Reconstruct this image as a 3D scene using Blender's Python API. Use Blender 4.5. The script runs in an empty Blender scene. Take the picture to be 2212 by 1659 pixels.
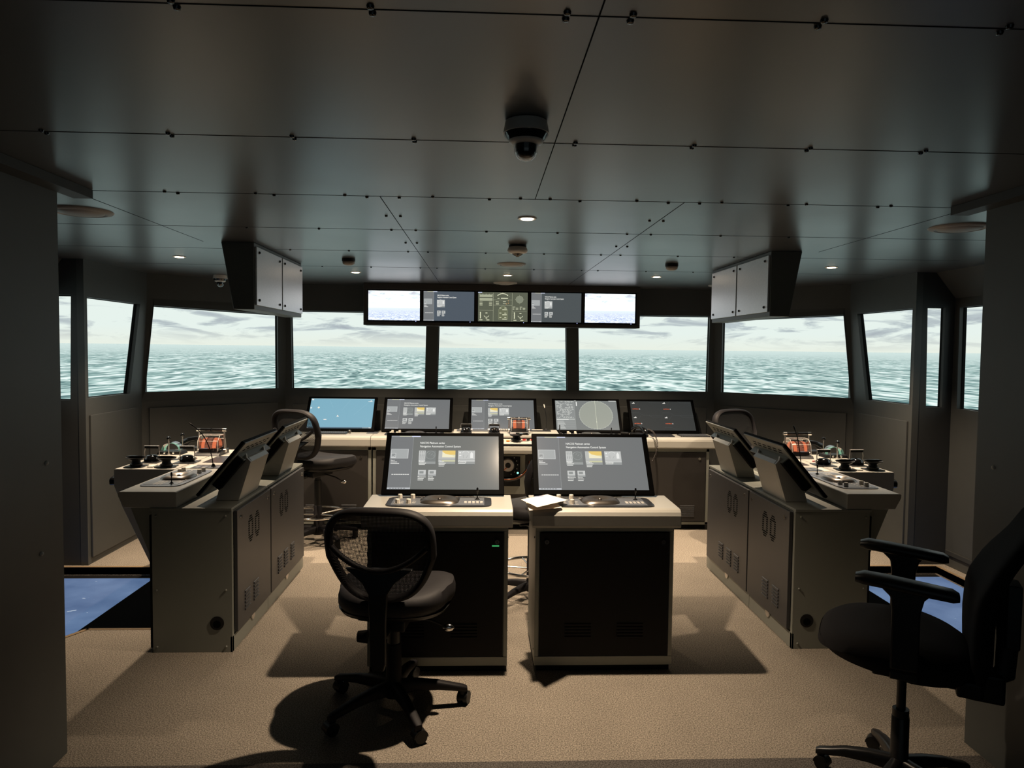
import bpy, math, random
from mathutils import Matrix, Vector
random.seed(7)
SC = bpy.context.scene
COL = SC.collection
PI = math.pi

# ------------------------------------------------------------------ camera
f_px, yaw, pitch, roll = 1553.0, .0413, .0479, .0113
fwd = Vector((math.sin(yaw)*math.cos(pitch), math.cos(yaw)*math.cos(pitch), -math.sin(pitch)))
rgt = Vector((math.cos(yaw), -math.sin(yaw), 0))
up = rgt.cross(fwd)
r2 = rgt*math.cos(roll) + up*math.sin(roll)
u2 = up*math.cos(roll) - rgt*math.sin(roll)
cam = bpy.data.cameras.new('camera'); co = bpy.data.objects.new('camera', cam); COL.objects.link(co)
R = Matrix((r2, u2, -fwd)).transposed().to_4x4()
co.matrix_world = Matrix.Translation((-.195, 0, 1.6)) @ R
cam.sensor_width = 36; cam.sensor_fit = 'HORIZONTAL'; cam.lens = f_px/2212*36
cam.clip_start = .05; cam.clip_end = 100
SC.camera = co
# ------------------------------------------------------------------ world, exposure
w = bpy.data.worlds.new('world'); SC.world = w; w.use_nodes = True
w.node_tree.nodes['Background'].inputs[0].default_value = (.50, .62, .66, 1)
w.node_tree.nodes['Background'].inputs[1].default_value = .15
vs = SC.view_settings
vs.view_transform = 'Standard'; vs.look = 'None'; vs.gamma = 1; vs.use_curve_mapping = False
vs.exposure = 0.0
WARM = (1, .78, .56)
LAMP_W = 225.0
SCREEN_E = 1.0

ZC = 2.21      # ceiling height

# ------------------------------------------------------------------ materials
def lin(c):
    if isinstance(c, str):
        c = [int(c[i:i+2], 16)/255 for i in (0, 2, 4)]
    return tuple((x/12.92 if x <= .04045 else ((x+.055)/1.055)**2.4) for x in c)
MATS = {}
def mat(name, col, rough=.5, metal=0, spec=.5, nscale=40, var=.08, bump=0, bscale=400, coat=0):
    """painted / moulded surface with a fine procedural variation of tone and gloss"""
    if name in MATS: return MATS[name]
    m = bpy.data.materials.new(name); m.use_nodes = True; MATS[name] = m
    nt = m.node_tree; b = nt.nodes['Principled BSDF']
    tc = nt.nodes.new('ShaderNodeTexCoord'); n = nt.nodes.new('ShaderNodeTexNoise')
    n.inputs['Scale'].default_value = nscale; n.inputs['Detail'].default_value = 3
    nt.links.new(tc.outputs['Object'], n.inputs['Vector'])
    mx = nt.nodes.new('ShaderNodeMix'); mx.data_type = 'RGBA'
    c = lin(col)
    mx.inputs[6].default_value = tuple(x*(1-var) for x in c)+(1,)
    mx.inputs[7].default_value = tuple(min(1, x*(1+var)) for x in c)+(1,)
    nt.links.new(n.outputs['Fac'], mx.inputs[0]); nt.links.new(mx.outputs[2], b.inputs['Base Color'])
    b.inputs['Roughness'].default_value = rough; b.inputs['Metallic'].default_value = metal
    b.inputs['Specular IOR Level'].default_value = spec
    if coat: b.inputs['Coat Weight'].default_value = coat; b.inputs['Coat Roughness'].default_value = .08
    if bump:
        n2 = nt.nodes.new('ShaderNodeTexNoise'); n2.inputs['Scale'].default_value = bscale
        nt.links.new(tc.outputs['Object'], n2.inputs['Vector'])
        bp = nt.nodes.new('ShaderNodeBump'); bp.inputs['Strength'].default_value = bump; bp.inputs['Distance'].default_value = .002
        nt.links.new(n2.outputs['Fac'], bp.inputs['Height']); nt.links.new(bp.outputs['Normal'], b.inputs['Normal'])
    return m
def emis(name, col, strength=1.0, gloss=True):
    if name in MATS: return MATS[name]
    m = bpy.data.materials.new(name); m.use_nodes = True; MATS[name] = m
    b = m.node_tree.nodes['Principled BSDF']
    b.inputs['Base Color'].default_value = (.01, .01, .01, 1); b.inputs['Roughness'].default_value = .2; b.inputs['Specular IOR Level'].default_value = .04
    b.inputs['Emission Color'].default_value = lin(col)+(1,)
    b.inputs['Emission Strength'].default_value = strength
    return m
def glass(name, col=(1, 1, 1), rough=.02, alpha=.16):
    if name in MATS: return MATS[name]
    m = bpy.data.materials.new(name); m.use_nodes = True; MATS[name] = m
    nt = m.node_tree; nt.nodes.clear()
    o = nt.nodes.new('ShaderNodeOutputMaterial'); mx = nt.nodes.new('ShaderNodeMixShader')
    t = nt.nodes.new('ShaderNodeBsdfTransparent'); g = nt.nodes.new('ShaderNodeBsdfGlossy')
    t.inputs[0].default_value = (*col, 1); g.inputs['Roughness'].default_value = rough
    lw = nt.nodes.new('ShaderNodeLayerWeight'); lw.inputs[0].default_value = .35
    mp = nt.nodes.new('ShaderNodeMapRange'); mp.inputs[3].default_value = alpha*.4; mp.inputs[4].default_value = .7
    nt.links.new(lw.outputs['Facing'], mp.inputs[0]); nt.links.new(mp.outputs[0], mx.inputs[0])
    nt.links.new(t.outputs[0], mx.inputs[1]); nt.links.new(g.outputs[0], mx.inputs[2]); nt.links.new(mx.outputs[0], o.inputs[0])
    return m

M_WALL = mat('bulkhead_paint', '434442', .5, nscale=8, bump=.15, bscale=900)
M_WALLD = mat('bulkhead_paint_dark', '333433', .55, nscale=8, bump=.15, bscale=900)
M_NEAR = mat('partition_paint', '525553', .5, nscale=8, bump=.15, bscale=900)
M_BLACK = mat('black_plastic', '0d0d0e', .42, spec=.4)
M_BLACKG = mat('black_gloss', '0b0b0c', .12, spec=.6)
M_BEZEL = mat('bezel_black', '030303', .6, spec=.02)
M_BLACKM = mat('black_matte', '090909', .8, spec=.2)
M_DESK = mat('console_paint', 'a8a69e', .38, nscale=15, var=.03, bump=.1, bscale=900)
M_CAB = mat('cabinet_paint', '868880', .42, nscale=15, var=.03, bump=.1, bscale=900)
M_DOOR = mat('door_paint', '3c3c3e', .45, nscale=15, var=.04, bump=.15, bscale=900)
M_DOORD = mat('door_paint_dark', '141312', .6, spec=.2, nscale=15, var=.04, bump=.15, bscale=900)
M_DOORF = mat('front_door_paint', '292624', .5, nscale=15, var=.04, bump=.15, bscale=900)
M_SLOT = mat('slot_black', '050505', .9, spec=.1)
M_PANEL = mat('panel_grey', '5a5e64', .35)
M_PANELD = mat('panel_dark', '2a2c30', .3)
M_STEEL = mat('brushed_steel', 'ddd8d4', .36, metal=1, nscale=120, var=.12)
M_CHROME = mat('chrome', 'e8e4df', .12, metal=1)
M_BRONZE = mat('trackball_metal', '76706a', .3, metal=.9)
M_KNOB = mat('knob_plastic', 'cfc8bb', .4)
M_WHITE = mat('white_plastic', 'd8d2ca', .4)
M_CREAM = mat('vent_cream', '96908a', .5)
M_FABRIC = mat('black_fabric', '161517', .85, spec=.2, nscale=600, var=.35, bump=.5, bscale=900)
M_LEATHER = mat('seat_fabric', '161417', .65, spec=.4, nscale=500, var=.25, bump=.3, bscale=900)
M_ARM = mat('chair_plastic', '141415', .38)
M_FRAME = mat('chair_frame_plastic', '1a181a', .6, spec=.22)
M_WOOD = mat('tan_trim', '8c7658', .5, nscale=30, var=.2)
M_PAPER = mat('paper', 'e9dccb', .7)
M_PAPERB = mat('paper_blue', '6d7899', .7)
M_RED = mat('red_button', 'b8302c', .4)
M_ORANGE = mat('orange_button', 'dc8b3c', .4)
M_CORD = mat('cord_rubber', '2b2523', .45)
M_GLASSCLR = glass('clear_cover')
M_LABEL = mat('white_label', 'c8c4bc', .6)

def m_ceiling():
    m = mat('ceiling_metal', '5f6061', .30, metal=.45, spec=.9, nscale=3, var=.05, bump=.0)
    nt = m.node_tree; b = nt.nodes['Principled BSDF']
    n = nt.nodes.new('ShaderNodeTexNoise'); n.inputs['Scale'].default_value = 2.2; n.inputs['Detail'].default_value = 4
    tc = nt.nodes.new('ShaderNodeTexCoord'); mp = nt.nodes.new('ShaderNodeMapRange')
    mp.inputs[3].default_value = .26; mp.inputs[4].default_value = .33
    nt.links.new(tc.outputs['Object'], n.inputs['Vector']); nt.links.new(n.outputs['Fac'], mp.inputs[0]); nt.links.new(mp.outputs[0], b.inputs['Roughness'])
    return m
M_CEIL = m_ceiling()

def m_carpet(name, c1, c2):
    m = bpy.data.materials.new(name); m.use_nodes = True; nt = m.node_tree; b = nt.nodes['Principled BSDF']
    tc = nt.nodes.new('ShaderNodeTexCoord')
    n = nt.nodes.new('ShaderNodeTexNoise'); n.inputs['Scale'].default_value = 170; n.inputs['Detail'].default_value = 2; n.inputs['Roughness'].default_value = .8
    n2 = nt.nodes.new('ShaderNodeTexNoise'); n2.inputs['Scale'].default_value = 5; n2.inputs['Detail'].default_value = 4
    nt.links.new(tc.outputs['Object'], n.inputs['Vector']); nt.links.new(tc.outputs['Object'], n2.inputs['Vector'])
    r = nt.nodes.new('ShaderNodeValToRGB'); r.color_ramp.elements[0].position = .38; r.color_ramp.elements[1].position = .64
    r.color_ramp.elements[0].color = lin(c1)+(1,); r.color_ramp.elements[1].color = lin(c2)+(1,)
    nt.links.new(n.outputs['Fac'], r.inputs[0])
    hv = nt.nodes.new('ShaderNodeHueSaturation'); mp = nt.nodes.new('ShaderNodeMapRange'); mp.inputs[3].default_value = .88; mp.inputs[4].default_value = 1.12
    nt.links.new(n2.outputs['Fac'], mp.inputs[0]); nt.links.new(mp.outputs[0], hv.inputs['Value']); nt.links.new(r.outputs[0], hv.inputs['Color'])
    nt.links.new(hv.outputs[0], b.inputs['Base Color']); b.inputs['Roughness'].default_value = .95; b.inputs['Specular IOR Level'].default_value = .1
    bp = nt.nodes.new('ShaderNodeBump'); bp.inputs['Strength'].default_value = .7; bp.inputs['Distance'].default_value = .004
    nt.links.new(n.outputs['Fac'], bp.inputs['Height']); nt.links.new(bp.outputs['Normal'], b.inputs['Normal'])
    return m
M_CARPET = m_carpet('carpet', '666057', 'b3a899')
M_CARPET2 = m_carpet('carpet_dark', '3d3a37', '75706b')

def m_sea(name, R, cy, zh, strength, local=False, s=1.0, tint=(1, 1, 1), pal=('5a7a7b', '86a8a5', 'bddad5', 'f2fffc', 'd4e7e3', 'e6f2ec', 'a5aeb6')):
    """sea and cloudy sky as a simulator shows them on a screen; local=True maps flat screens"""
    m = bpy.data.materials.new(name); m.use_nodes = True; nt = m.node_tree; N = nt.nodes; Lk = nt.links
    b = N['Principled BSDF']
    tc = N.new('ShaderNodeTexCoord'); sp = N.new('ShaderNodeSeparateXYZ'); Lk.new(tc.outputs['Object'], sp.inputs[0])
    def mth(op, a, b_=None, c=None, clamp=False):
        n = N.new('ShaderNodeMath'); n.operation = op; n.use_clamp = clamp
        for i, v in enumerate((a, b_, c)):
            if v is None: continue
            if isinstance(v, (int, float)): n.inputs[i].default_value = v
            else: Lk.new(v, n.inputs[i])
        return n.outputs[0]
    if local: ang = mth('MULTIPLY', sp.outputs[0], s); z = mth('ADD', mth('MULTIPLY', sp.outputs[2], s*4), .08)
    else:
        ang = mth('ARCTAN2', sp.outputs[0], mth('SUBTRACT', sp.outputs[1], cy)); z = mth('SUBTRACT', sp.outputs[2], zh)
    t = mth('MAXIMUM', mth('MULTIPLY', z, -1), .012)
    inv = mth('DIVIDE', 1, t)
    u = mth('MULTIPLY', mth('MULTIPLY', ang, 7), inv)
    def noise(x, y, sc, det, dist=0, rough=.5):
        cb = N.new('ShaderNodeCombineXYZ'); Lk.new(x, cb.inputs[0]); Lk.new(y, cb.inputs[1])
        n = N.new('ShaderNodeTexNoise'); n.inputs['Scale'].default_value = sc; n.inputs['Detail'].default_value = det
        n.inputs['Distortion'].default_value = dist; n.inputs['Roughness'].default_value = rough
        Lk.new(cb.outputs[0], n.inputs['Vector']); return n.outputs['Fac']
    vv = mth('MULTIPLY', inv, 1.0)
    n1 = noise(mth('MULTIPLY', u, 1.0), mth('MULTIPLY', vv, 3.8), 1.0, 1, .7)
    n2 = noise(mth('MULTIPLY', u, 2.3), mth('MULTIPLY', vv, 8.5), 1.0, 1, .7)
    n3 = noise(mth('MULTIPLY', u, .35), mth('MULTIPLY', vv, 1.0), 1.0, 1, 0)
    rid = mth('POWER', mth('SUBTRACT', 1, mth('MULTIPLY', mth('ABSOLUTE', mth('SUBTRACT', n1, .5)), 9.5), clamp=True), 1.2)
    rid2 = mth('POWER', mth('SUBTRACT', 1, mth('MULTIPLY', mth('ABSOLUTE', mth('SUBTRACT', n2, .5)), 8.0), clamp=True), 1.3)
    wv = mth('ADD', mth('MULTIPLY', rid, .85), mth('MULTIPLY', rid2, .5), clamp=True)
    wv = mth('ADD', wv, mth('MULTIPLY', mth('SUBTRACT', n3, .5), .5), clamp=True)
    rp = N.new('ShaderNodeValToRGB'); e = rp.color_ramp.elements
    e[0].position = 0; e[0].color = lin(pal[0])+(1,); e[1].position = 1; e[1].color = lin(pal[3])+(1,)
    x = e.new(.22); x.color = lin(pal[1])+(1,); x = e.new(.6); x.color = lin(pal[2])+(1,)
    Lk.new(wv, rp.inputs[0])
    # haze towards the horizon
    hz = N.new('ShaderNodeMapRange'); hz.inputs[1].default_value = .0; hz.inputs[2].default_value = .13; hz.inputs[3].default_value = 0; hz.inputs[4].default_value = 1
    Lk.new(t, hz.inputs[0])
    mx = N.new('ShaderNodeMix'); mx.data_type = 'RGBA'; mx.inputs[6].default_value = lin(pal[4])+(1,)
    Lk.new(hz.outputs[0], mx.inputs[0]); Lk.new(rp.outputs[0], mx.inputs[7])
    # sky
    cl = noise(mth('MULTIPLY', ang, 8.0), mth('MULTIPLY', z, 6.5), 1.0, 5, .6, .6)
    cr = N.new('ShaderNodeValToRGB'); e = cr.color_ramp.elements
    e[0].position = .50; e[0].color = lin(pal[5])+(1,); e[1].position = .70; e[1].color = lin(pal[6])+(1,)
    x = e.new(.59); x.color = lin('b9c5c8')+(1,)
    Lk.new(cl, cr.inputs[0])
    lo = N.new('ShaderNodeMapRange'); lo.inputs[1].default_value = 0; lo.inputs[2].default_value = .22; Lk.new(z, lo.inputs[0])
    ms = N.new('ShaderNodeMix'); ms.data_type = 'RGBA'; ms.inputs[6].default_value = lin('e9f0e4')+(1,)
    Lk.new(lo.outputs[0], ms.inputs[0]); Lk.new(cr.outputs[0], ms.inputs[7])
    sel = mth('GREATER_THAN', z, 0)
    mf = N.new('ShaderNodeMix'); mf.data_type = 'RGBA'
    Lk.new(sel, mf.inputs[0]); Lk.new(mx.outputs[2], mf.inputs[6]); Lk.new(ms.outputs[2], mf.inputs[7])
    tn = N.new('ShaderNodeMix'); tn.data_type = 'RGBA'; tn.blend_type = 'MULTIPLY'; tn.inputs[0].default_value = 1; tn.inputs[7].default_value = (*tint, 1)
    Lk.new(mf.outputs[2], tn.inputs[6])
    b.inputs['Base Color'].default_value = (.02, .02, .02, 1); b.inputs['Roughness'].default_value = .8
    Lk.new(tn.outputs[2], b.inputs['Emission Color']); b.inputs['Emission Strength'].default_value = strength
    return m

def m_mesh_fabric():
    m = bpy.data.materials.new('open_mesh_fabric'); m.use_nodes = True; nt = m.node_tree; N = nt.nodes; L = nt.links
    b = N['Principled BSDF']; b.inputs['Base Color'].default_value = (.006, .006, .006, 1); b.inputs['Roughness'].default_value = .7
    o = N['Material Output']; t = N.new('ShaderNodeBsdfTransparent'); mx = N.new('ShaderNodeMixShader')
    tc = N.new('ShaderNodeTexCoord'); sp = N.new('ShaderNodeSeparateXYZ'); L.new(tc.outputs['Object'], sp.inputs[0])
    def mth(op, a, b_):
        n = N.new('ShaderNodeMath'); n.operation = op
        for i, v in enumerate((a, b_)):
            if isinstance(v, (int, float)): n.inputs[i].default_value = v
            else: L.new(v, n.inputs[i])
        return n.outputs[0]
    def hole(ax, k, th): return mth('GREATER_THAN', mth('SINE', mth('MULTIPLY', ax, k), 0), th)
    row = hole(sp.outputs[2], 2*PI/.0052, .05)
    colm = hole(sp.outputs[0], 2*PI/.0048, .1)
    L.new(mth('MULTIPLY', row, colm), mx.inputs[0])
    L.new(b.outputs[0], mx.inputs[1]); L.new(t.outputs[0], mx.inputs[2]); L.new(mx.outputs[0], o.inputs[0])
    return m
M_MESH = m_mesh_fabric()

# ------------------------------------------------------------------ mesh helpers
def se(a, b, n, k=48, fn=None):
    out = []
    for i in range(k):
        t = 2*PI*i/k; c, s_ = math.cos(t), math.sin(t)
        out.append((a*math.copysign(abs(c)**(2/n), c), b*math.copysign(abs(s_)**(2/n), s_)))
    return out
class MB:
    def __init__(s, M=None, off=(0, 0, 0)):
        s.v = []; s.f = []; s.mi = []; s.sm = []; s.mats = []; s.M = M or Matrix.Identity(4); s.off = Vector(off); s.cur = 0
    def m(s, material):
        if material not in s.mats: s.mats.append(material)
        s.cur = s.mats.index(material); return s
    def add(s, vs_, fs, smooth=False, X=None):
        n = len(s.v); M = s.M if X is None else s.M @ X
        flip = M.determinant() < 0
        for p in vs_: s.v.append((M @ Vector(p)) - s.off)
        for f in fs:
            f = [i+n for i in f]
            if flip: f.reverse()
            s.f.append(f); s.mi.append(s.cur); s.sm.append(smooth)
        return s
    def box(s, x0, x1, y0, y1, z0, z1, X=None):
        x0, x1 = min(x0, x1), max(x0, x1)
        v = [(x0, y0, z0), (x1, y0, z0), (x1, y1, z0), (x0, y1, z0), (x0, y0, z1), (x1, y0, z1), (x1, y1, z1), (x0, y1, z1)]
        return s.add(v, [(0, 3, 2, 1), (4, 5, 6, 7), (0, 1, 5, 4), (1, 2, 6, 5), (2, 3, 7, 6), (3, 0, 4, 7)], X=X)
    def prism(s, poly, ax, a, b, X=None, smooth=False):
        """poly: 2-D list in the plane across axis ax ('x': (y,z), 'y': (x,z), 'z': (x,y))"""
        area = sum(poly[i-1][0]*poly[i][1]-poly[i][0]*poly[i-1][1] for i in range(len(poly)))
        if (area < 0) != (ax == 'y'): poly = poly[::-1]
        f = {'x': lambda p, t: (t, p[0], p[1]), 'y': lambda p, t: (p[0], t, p[1]), 'z': lambda p, t: (p[0], p[1], t)}[ax]
        n = len(poly); v = [f(p, a) for p in poly]+[f(p, b) for p in poly]
        fs = [tuple(range(n-1, -1, -1)), tuple(range(n, 2*n))]
        s.add(v, fs, X=X); k = len(s.v)-2*n
        flip = (s.M if X is None else s.M @ X).determinant() < 0
        for i in range(n):
            q = [k+i, k+(i+1) % n, k+n+(i+1) % n, k+n+i]
            if flip: q.reverse()
            s.f.append(q); s.mi.append(s.cur); s.sm.append(smooth)
        return s
    def loft(s, loops, cap=True, smooth=True, X=None, closed=True):
        n = len(loops[0]); v = [p for l in loops for p in l]; fs = []
        for j in range(len(loops)-1):
            for i in range(n if closed else n-1):
                fs.append((j*n+i, j*n+(i+1) % n, (j+1)*n+(i+1) % n, (j+1)*n+i))
        if cap: fs.append(tuple(range(n-1, -1, -1))); fs.append(tuple(range((len(loops)-1)*n, len(loops)*n)))
        return s.add(v, fs, smooth, X)
    def lathe(s, prof, c=(0, 0, 0), k=32, X=None, smooth=True, sx=1, sy=1):
        """prof: (r, z) bottom to top"""
        loops = [[(c[0]+r*math.cos(2*PI*i/k)*sx, c[1]+r*math.sin(2*PI*i/k)*sy, c[2]+z) for i in range(k)] for r, z in prof]
        return s.loft(loops, True, smooth, X)
    def cyl(s, a, b, r, r2=None, k=20, smooth=True):
        a, b = Vector(a), Vector(b); d = (b-a).normalized(); q = d.to_track_quat('Z', 'Y').to_matrix()
        r2 = r if r2 is None else r2
        L = [[tuple(p+q @ Vector((rr*math.cos(2*PI*i/k), rr*math.sin(2*PI*i/k), 0))) for i in range(k)] for p, rr in ((a, r), (b, r2))]
        return s.loft(L, True, smooth)
    def sphere(s, c, r, k=20, j=12, sz=1):
        return s.lathe([(max(1e-4, r*math.sin(PI*t/j)), -r*sz*math.cos(PI*t/j)) for t in range(j+1)], c, k)
    def tube(s, pts, r, k=10, closed=False, rz=None):
        pts = [Vector(p) for p in pts]; n = len(pts); loops = []; nrm = None
        for i, p in enumerate(pts):
            if closed: t = pts[(i+1) % n]-pts[i-1]
            else: t = pts[min(i+1, n-1)]-pts[max(i-1, 0)]
            t.normalize()
            if nrm is None:
                nrm = t.orthogonal().normalized() if rz is None else Vector(rz).cross(t).normalized()
            else: nrm = (nrm-t*nrm.dot(t)).normalized() if rz is None else Vector(rz).cross(t).normalized()
            bn = t.cross(nrm); rr = r[i] if isinstance(r, list) else r
            ra, rb = rr if isinstance(rr, tuple) else (rr, rr)
            loops.append([tuple(p+nrm*ra*math.cos(2*PI*j/k)+bn*rb*math.sin(2*PI*j/k)) for j in range(k)])
        if closed: loops.append(loops[0]); return s.loft(loops, False)
        return s.loft(loops, True)
    def obj(s, name, parent=None, bevel=0, seg=2, kind=None, label=None):
        me = bpy.data.meshes.new(name); me.from_pydata([tuple(p) for p in s.v], [], s.f)
        for m_ in s.mats: me.materials.append(m_)
        for i, p in enumerate(me.polygons): p.material_index = s.mi[i]; p.use_smooth = s.sm[i]
        me.update()
        o = bpy.data.objects.new(name, me); COL.objects.link(o); o.parent = parent
        if bevel:
            b = o.modifiers.new('bevel', 'BEVEL'); b.width = bevel; b.segments = seg; b.limit_method = 'ANGLE'; b.angle_limit = .6
            b.harden_normals = False
        elif any(s.sm):
            try: me.set_sharp_from_angle(angle=.9)
            except Exception: pass
        if parent is None: o.location = s.off
        if kind: o['kind'] = kind
        if label: o['label'] = label
        return o
def tag(o, label, cat, group=None, kind=None):
    o['label'] = label; o['category'] = cat
    if group: o['group'] = group
    if kind: o['kind'] = kind
    return o
def thing(name, label, cat, loc=(0, 0, 0), rz=0, group=None):
    o = bpy.data.objects.new(name, None); COL.objects.link(o); o.location = loc; o.rotation_euler = (0, 0, rz)
    o.empty_display_size = .05
    return tag(o, label, cat, group)
def copy_tree(o, parent=None):
    kids = [c for c in bpy.data.objects if c.parent == o]
    c = o.copy(); COL.objects.link(c); c.parent = parent
    for k in kids: copy_tree(k, c)
    return c
def T(x=0, y=0, z=0): return Matrix.Translation((x, y, z))
def RX(a): return Matrix.Rotation(a, 4, 'X')
def RY(a): return Matrix.Rotation(a, 4, 'Y')
def RZ(a): return Matrix.Rotation(a, 4, 'Z')
def MIR(s): return Matrix.Diagonal((s, 1, 1, 1))

# ------------------------------------------------------------------ lettering and screen graphics
_tx = {}
def text_mesh(t):
    if t not in _tx:
        cu = bpy.data.curves.new('t', 'FONT'); cu.body = t; cu.resolution_u = 2; cu.offset = .012
        ob = bpy.data.objects.new('t', cu); me = bpy.data.meshes.new_from_object(ob)
        vs_ = [(v.co.x, v.co.y) for v in me.vertices]; fs = [tuple(p.vertices) for p in me.polygons]
        bpy.data.objects.remove(ob); bpy.data.curves.remove(cu); bpy.data.meshes.remove(me)
        _tx[t] = (vs_, fs, min(v[0] for v in vs_), max(v[0] for v in vs_))
    return _tx[t]
class Art:
    """flat graphics of a screen or panel; u to the right 0..1, v downwards 0..1"""
    def __init__(s, w, h, E=1.0):
        s.w, s.h, s.mb, s.E, s.k = w, h, MB(), E, 0
    def P(s, u, v): return ((u-.5)*s.w, -.0005-.00004*s.k, (.5-v)*s.h)
    def c(s, col, e=None):
        s.mb.m(emis('glow_%s_%d' % (col, int((e or s.E)*100)), col, e or s.E)); return s
    def rect(s, u0, v0, u1, v1): s.k += 1; s.mb.add([s.P(u0, v1), s.P(u1, v1), s.P(u1, v0), s.P(u0, v0)], [(0, 1, 2, 3)]); return s
    def poly(s, pts): s.k += 1; s.mb.add([s.P(*p) for p in pts], [tuple(range(len(pts)))]); return s
    def line(s, u0, v0, u1, v1, t=.0012):
        s.k += 1; a = Vector(((u0-.5)*s.w, 0, (.5-v0)*s.h)); b = Vector(((u1-.5)*s.w, 0, (.5-v1)*s.h))
        d = (b-a); n = Vector((-d.z, 0, d.x)).normalized()*t/2; y = Vector((0, -.0005-.00004*s.k, 0))
        s.mb.add([tuple(a-n+y), tuple(b-n+y), tuple(b+n+y), tuple(a+n+y)], [(3, 2, 1, 0)]); return s
    def arc(s, u, v, r, a0, a1, t=.0015, n=40, asp=1):
        p = [(u+r*math.cos(a0+(a1-a0)*i/n)/s.w, v-r*asp*math.sin(a0+(a1-a0)*i/n)/s.h) for i in range(n+1)]
        for i in range(n): s.line(*p[i], *p[i+1], t); s.k -= 1
        s.k += 1; return s
    def disc(s, u, v, r, n=32): return s.poly([(u+r*math.cos(-2*PI*i/n)/s.w, v+r*math.sin(-2*PI*i/n)/s.h) for i in range(n)])
    def text(s, t, u, v, size, fit=None):
        s.k += 1; vs_, fs, x0, x1 = text_mesh(t); k = size; kx = size
        if fit: kx = fit*s.w/(x1-x0)
        ox, oz = (u-.5)*s.w, (.5-v)*s.h; y = -.0005-.00004*s.k
        s.mb.add([(ox+(a-x0)*kx, y, oz+b*k) for a, b in vs_], fs); return s
    def obj(s, name, parent): return s.mb.obj(name, parent)

def nacos(w, h, tiles=3, E=1.0, small=False):
    a = Art(w, h, E)
    a.c('75787a').rect(0, 0, .205, 1); a.c('a9adae').line(.205, 0, .205, 1, .001)
    a.c('9a9da4').rect(0, 0, .19, .018).c('d7dcf2').rect(.19, 0, .27, .02)
    a.c('e9e6b8').rect(.075, .004, .19, .013)
    a.c('c3c6c6').rect(.008, .255, .168, .435).c('a6aaaa').rect(.013, .263, .162, .427)
    a.c('c9cccb').rect(.012, .335, .055, .43).c('8f9394').rect(.016, .343, .05, .405)
    a.c('f2f2ee').line(.022, .39, .032, .40).line(.032, .40, .045, .375)
    a.text('Start', .012, .482, .011).rect(.012, .497, .07, .507).rect(.012, .524, .09, .534)
    a.rect(.03, .726, .045, .737)
    for i in range(7): a.rect(.05+.02*i, .726, .067+.02*i, .737)
    a.c('b9bcc0').rect(0, .97, .205, 1).c('8b8f92')
    for i in range(6): a.rect(.02+.025*i, .975, .037+.025*i, .995)
    a.c('f6f6f0')
    a.text('NACOS Platinum series', .272, .155, .0175, .225)
    a.text('Navigation Automation Control System', .272, .222, .0175, .375)
    names = [('r', 'Radar'), ('e', 'Chart'), ('c', 'Conning')]
    if tiles == 2: names = names[1:]
    if tiles == 1: names = names[2:]
    for i, (kind, nm) in enumerate(names):
        u0 = .265+.18*i; u1 = u0+.155; v0, v1 = .285, .54
        if kind == 'r':
            a.c('c6c8c6').rect(u0, v0, u0+.06, v1).c('7b807f').rect(u0+.06, v0, u1, v1)
            a.c('8e9290')
            for j in range(6):
                for k in range(3): a.rect(u0+.008+.017*k, v0+.015+.024*j, u0+.018+.017*k, v0+.027+.024*j)
            a.c('b9bdbb').arc(u0+.107, v0+.085, .025, 0, 2*PI, .0008, 20)
            for j in range(4): a.line(u0+.07+.02*j, v0+.05+.02*j, u0+.085+.02*j, v0+.02+.02*j, .0008)
        elif kind == 'e':
            a.c('b9bbb8').rect(u0, v0, u1, v1).c('e2dfb9').rect(u0+.035, v0+.06, u1, v0+.13).c('e8c872').rect(u0+.035, v0, u1, v0+.08)
            a.c('efe9c9').poly([(u0+.035, v0+.02), (u0+.035, v0+.13), (u1, v0+.13), (u1-.03, v0+.09), (u0+.06, v0+.06)])
            a.c('c9c9a4').rect(u0+.035, v0+.18, u1, v1)
        else:
            a.c('c2c4c2').rect(u0, v0, u1, v1).c('e9eae7').arc(u0+.07, v0+.06, .018, .3, PI-.3, .002, 10)
            a.disc(u0+.018, v0+.04, .005, 12).rect(u0+.01, v0+.085, u0+.03, v0+.1)
            a.poly([(u0+.112, v0+.14), (u0+.138, v0+.14), (u0+.138, v0+.06), (u0+.125, v0+.02), (u0+.112, v0+.06)])
            a.c('8d9190').line(u0+.05, v0+.08, u0+.05, v0+.14).line(u0+.075, v0+.14, u0+.09, v0+.09)
        a.c('7f8383').rect(u0, v0+.165, u1, v0+.169).c('969a99').rect(u0, v0+.21, u1, v1)
        a.c('f6f6f0').text(nm, u0+.005, v0+.222, .0125)
        for j, wd in enumerate((.065, .055, .05)[:3 if kind == 'e' else 2 if kind == 'r' else 1]): a.rect(u0+.005, v0+.235+.027*j, u0+.005+wd, v0+.245+.027*j)
    for i, nm in enumerate(('Maintenance', 'Service')):
        u0 = .268+.092*i
        a.c('c6c8c6').rect(u0, .655, u0+.07, .765).c('8f9392').rect(u0+.012, .675, u0+.05, .72).c('a6a9a8').rect(u0, .735, u0+.07, .765)
        a.c('f6f6f0').text(nm, u0, .79, .0115, .072 if i == 0 else .045)
        a.rect(u0, .803, u0+.055, .813).rect(u0, .832, u0+.05, .842)
    return a
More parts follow.
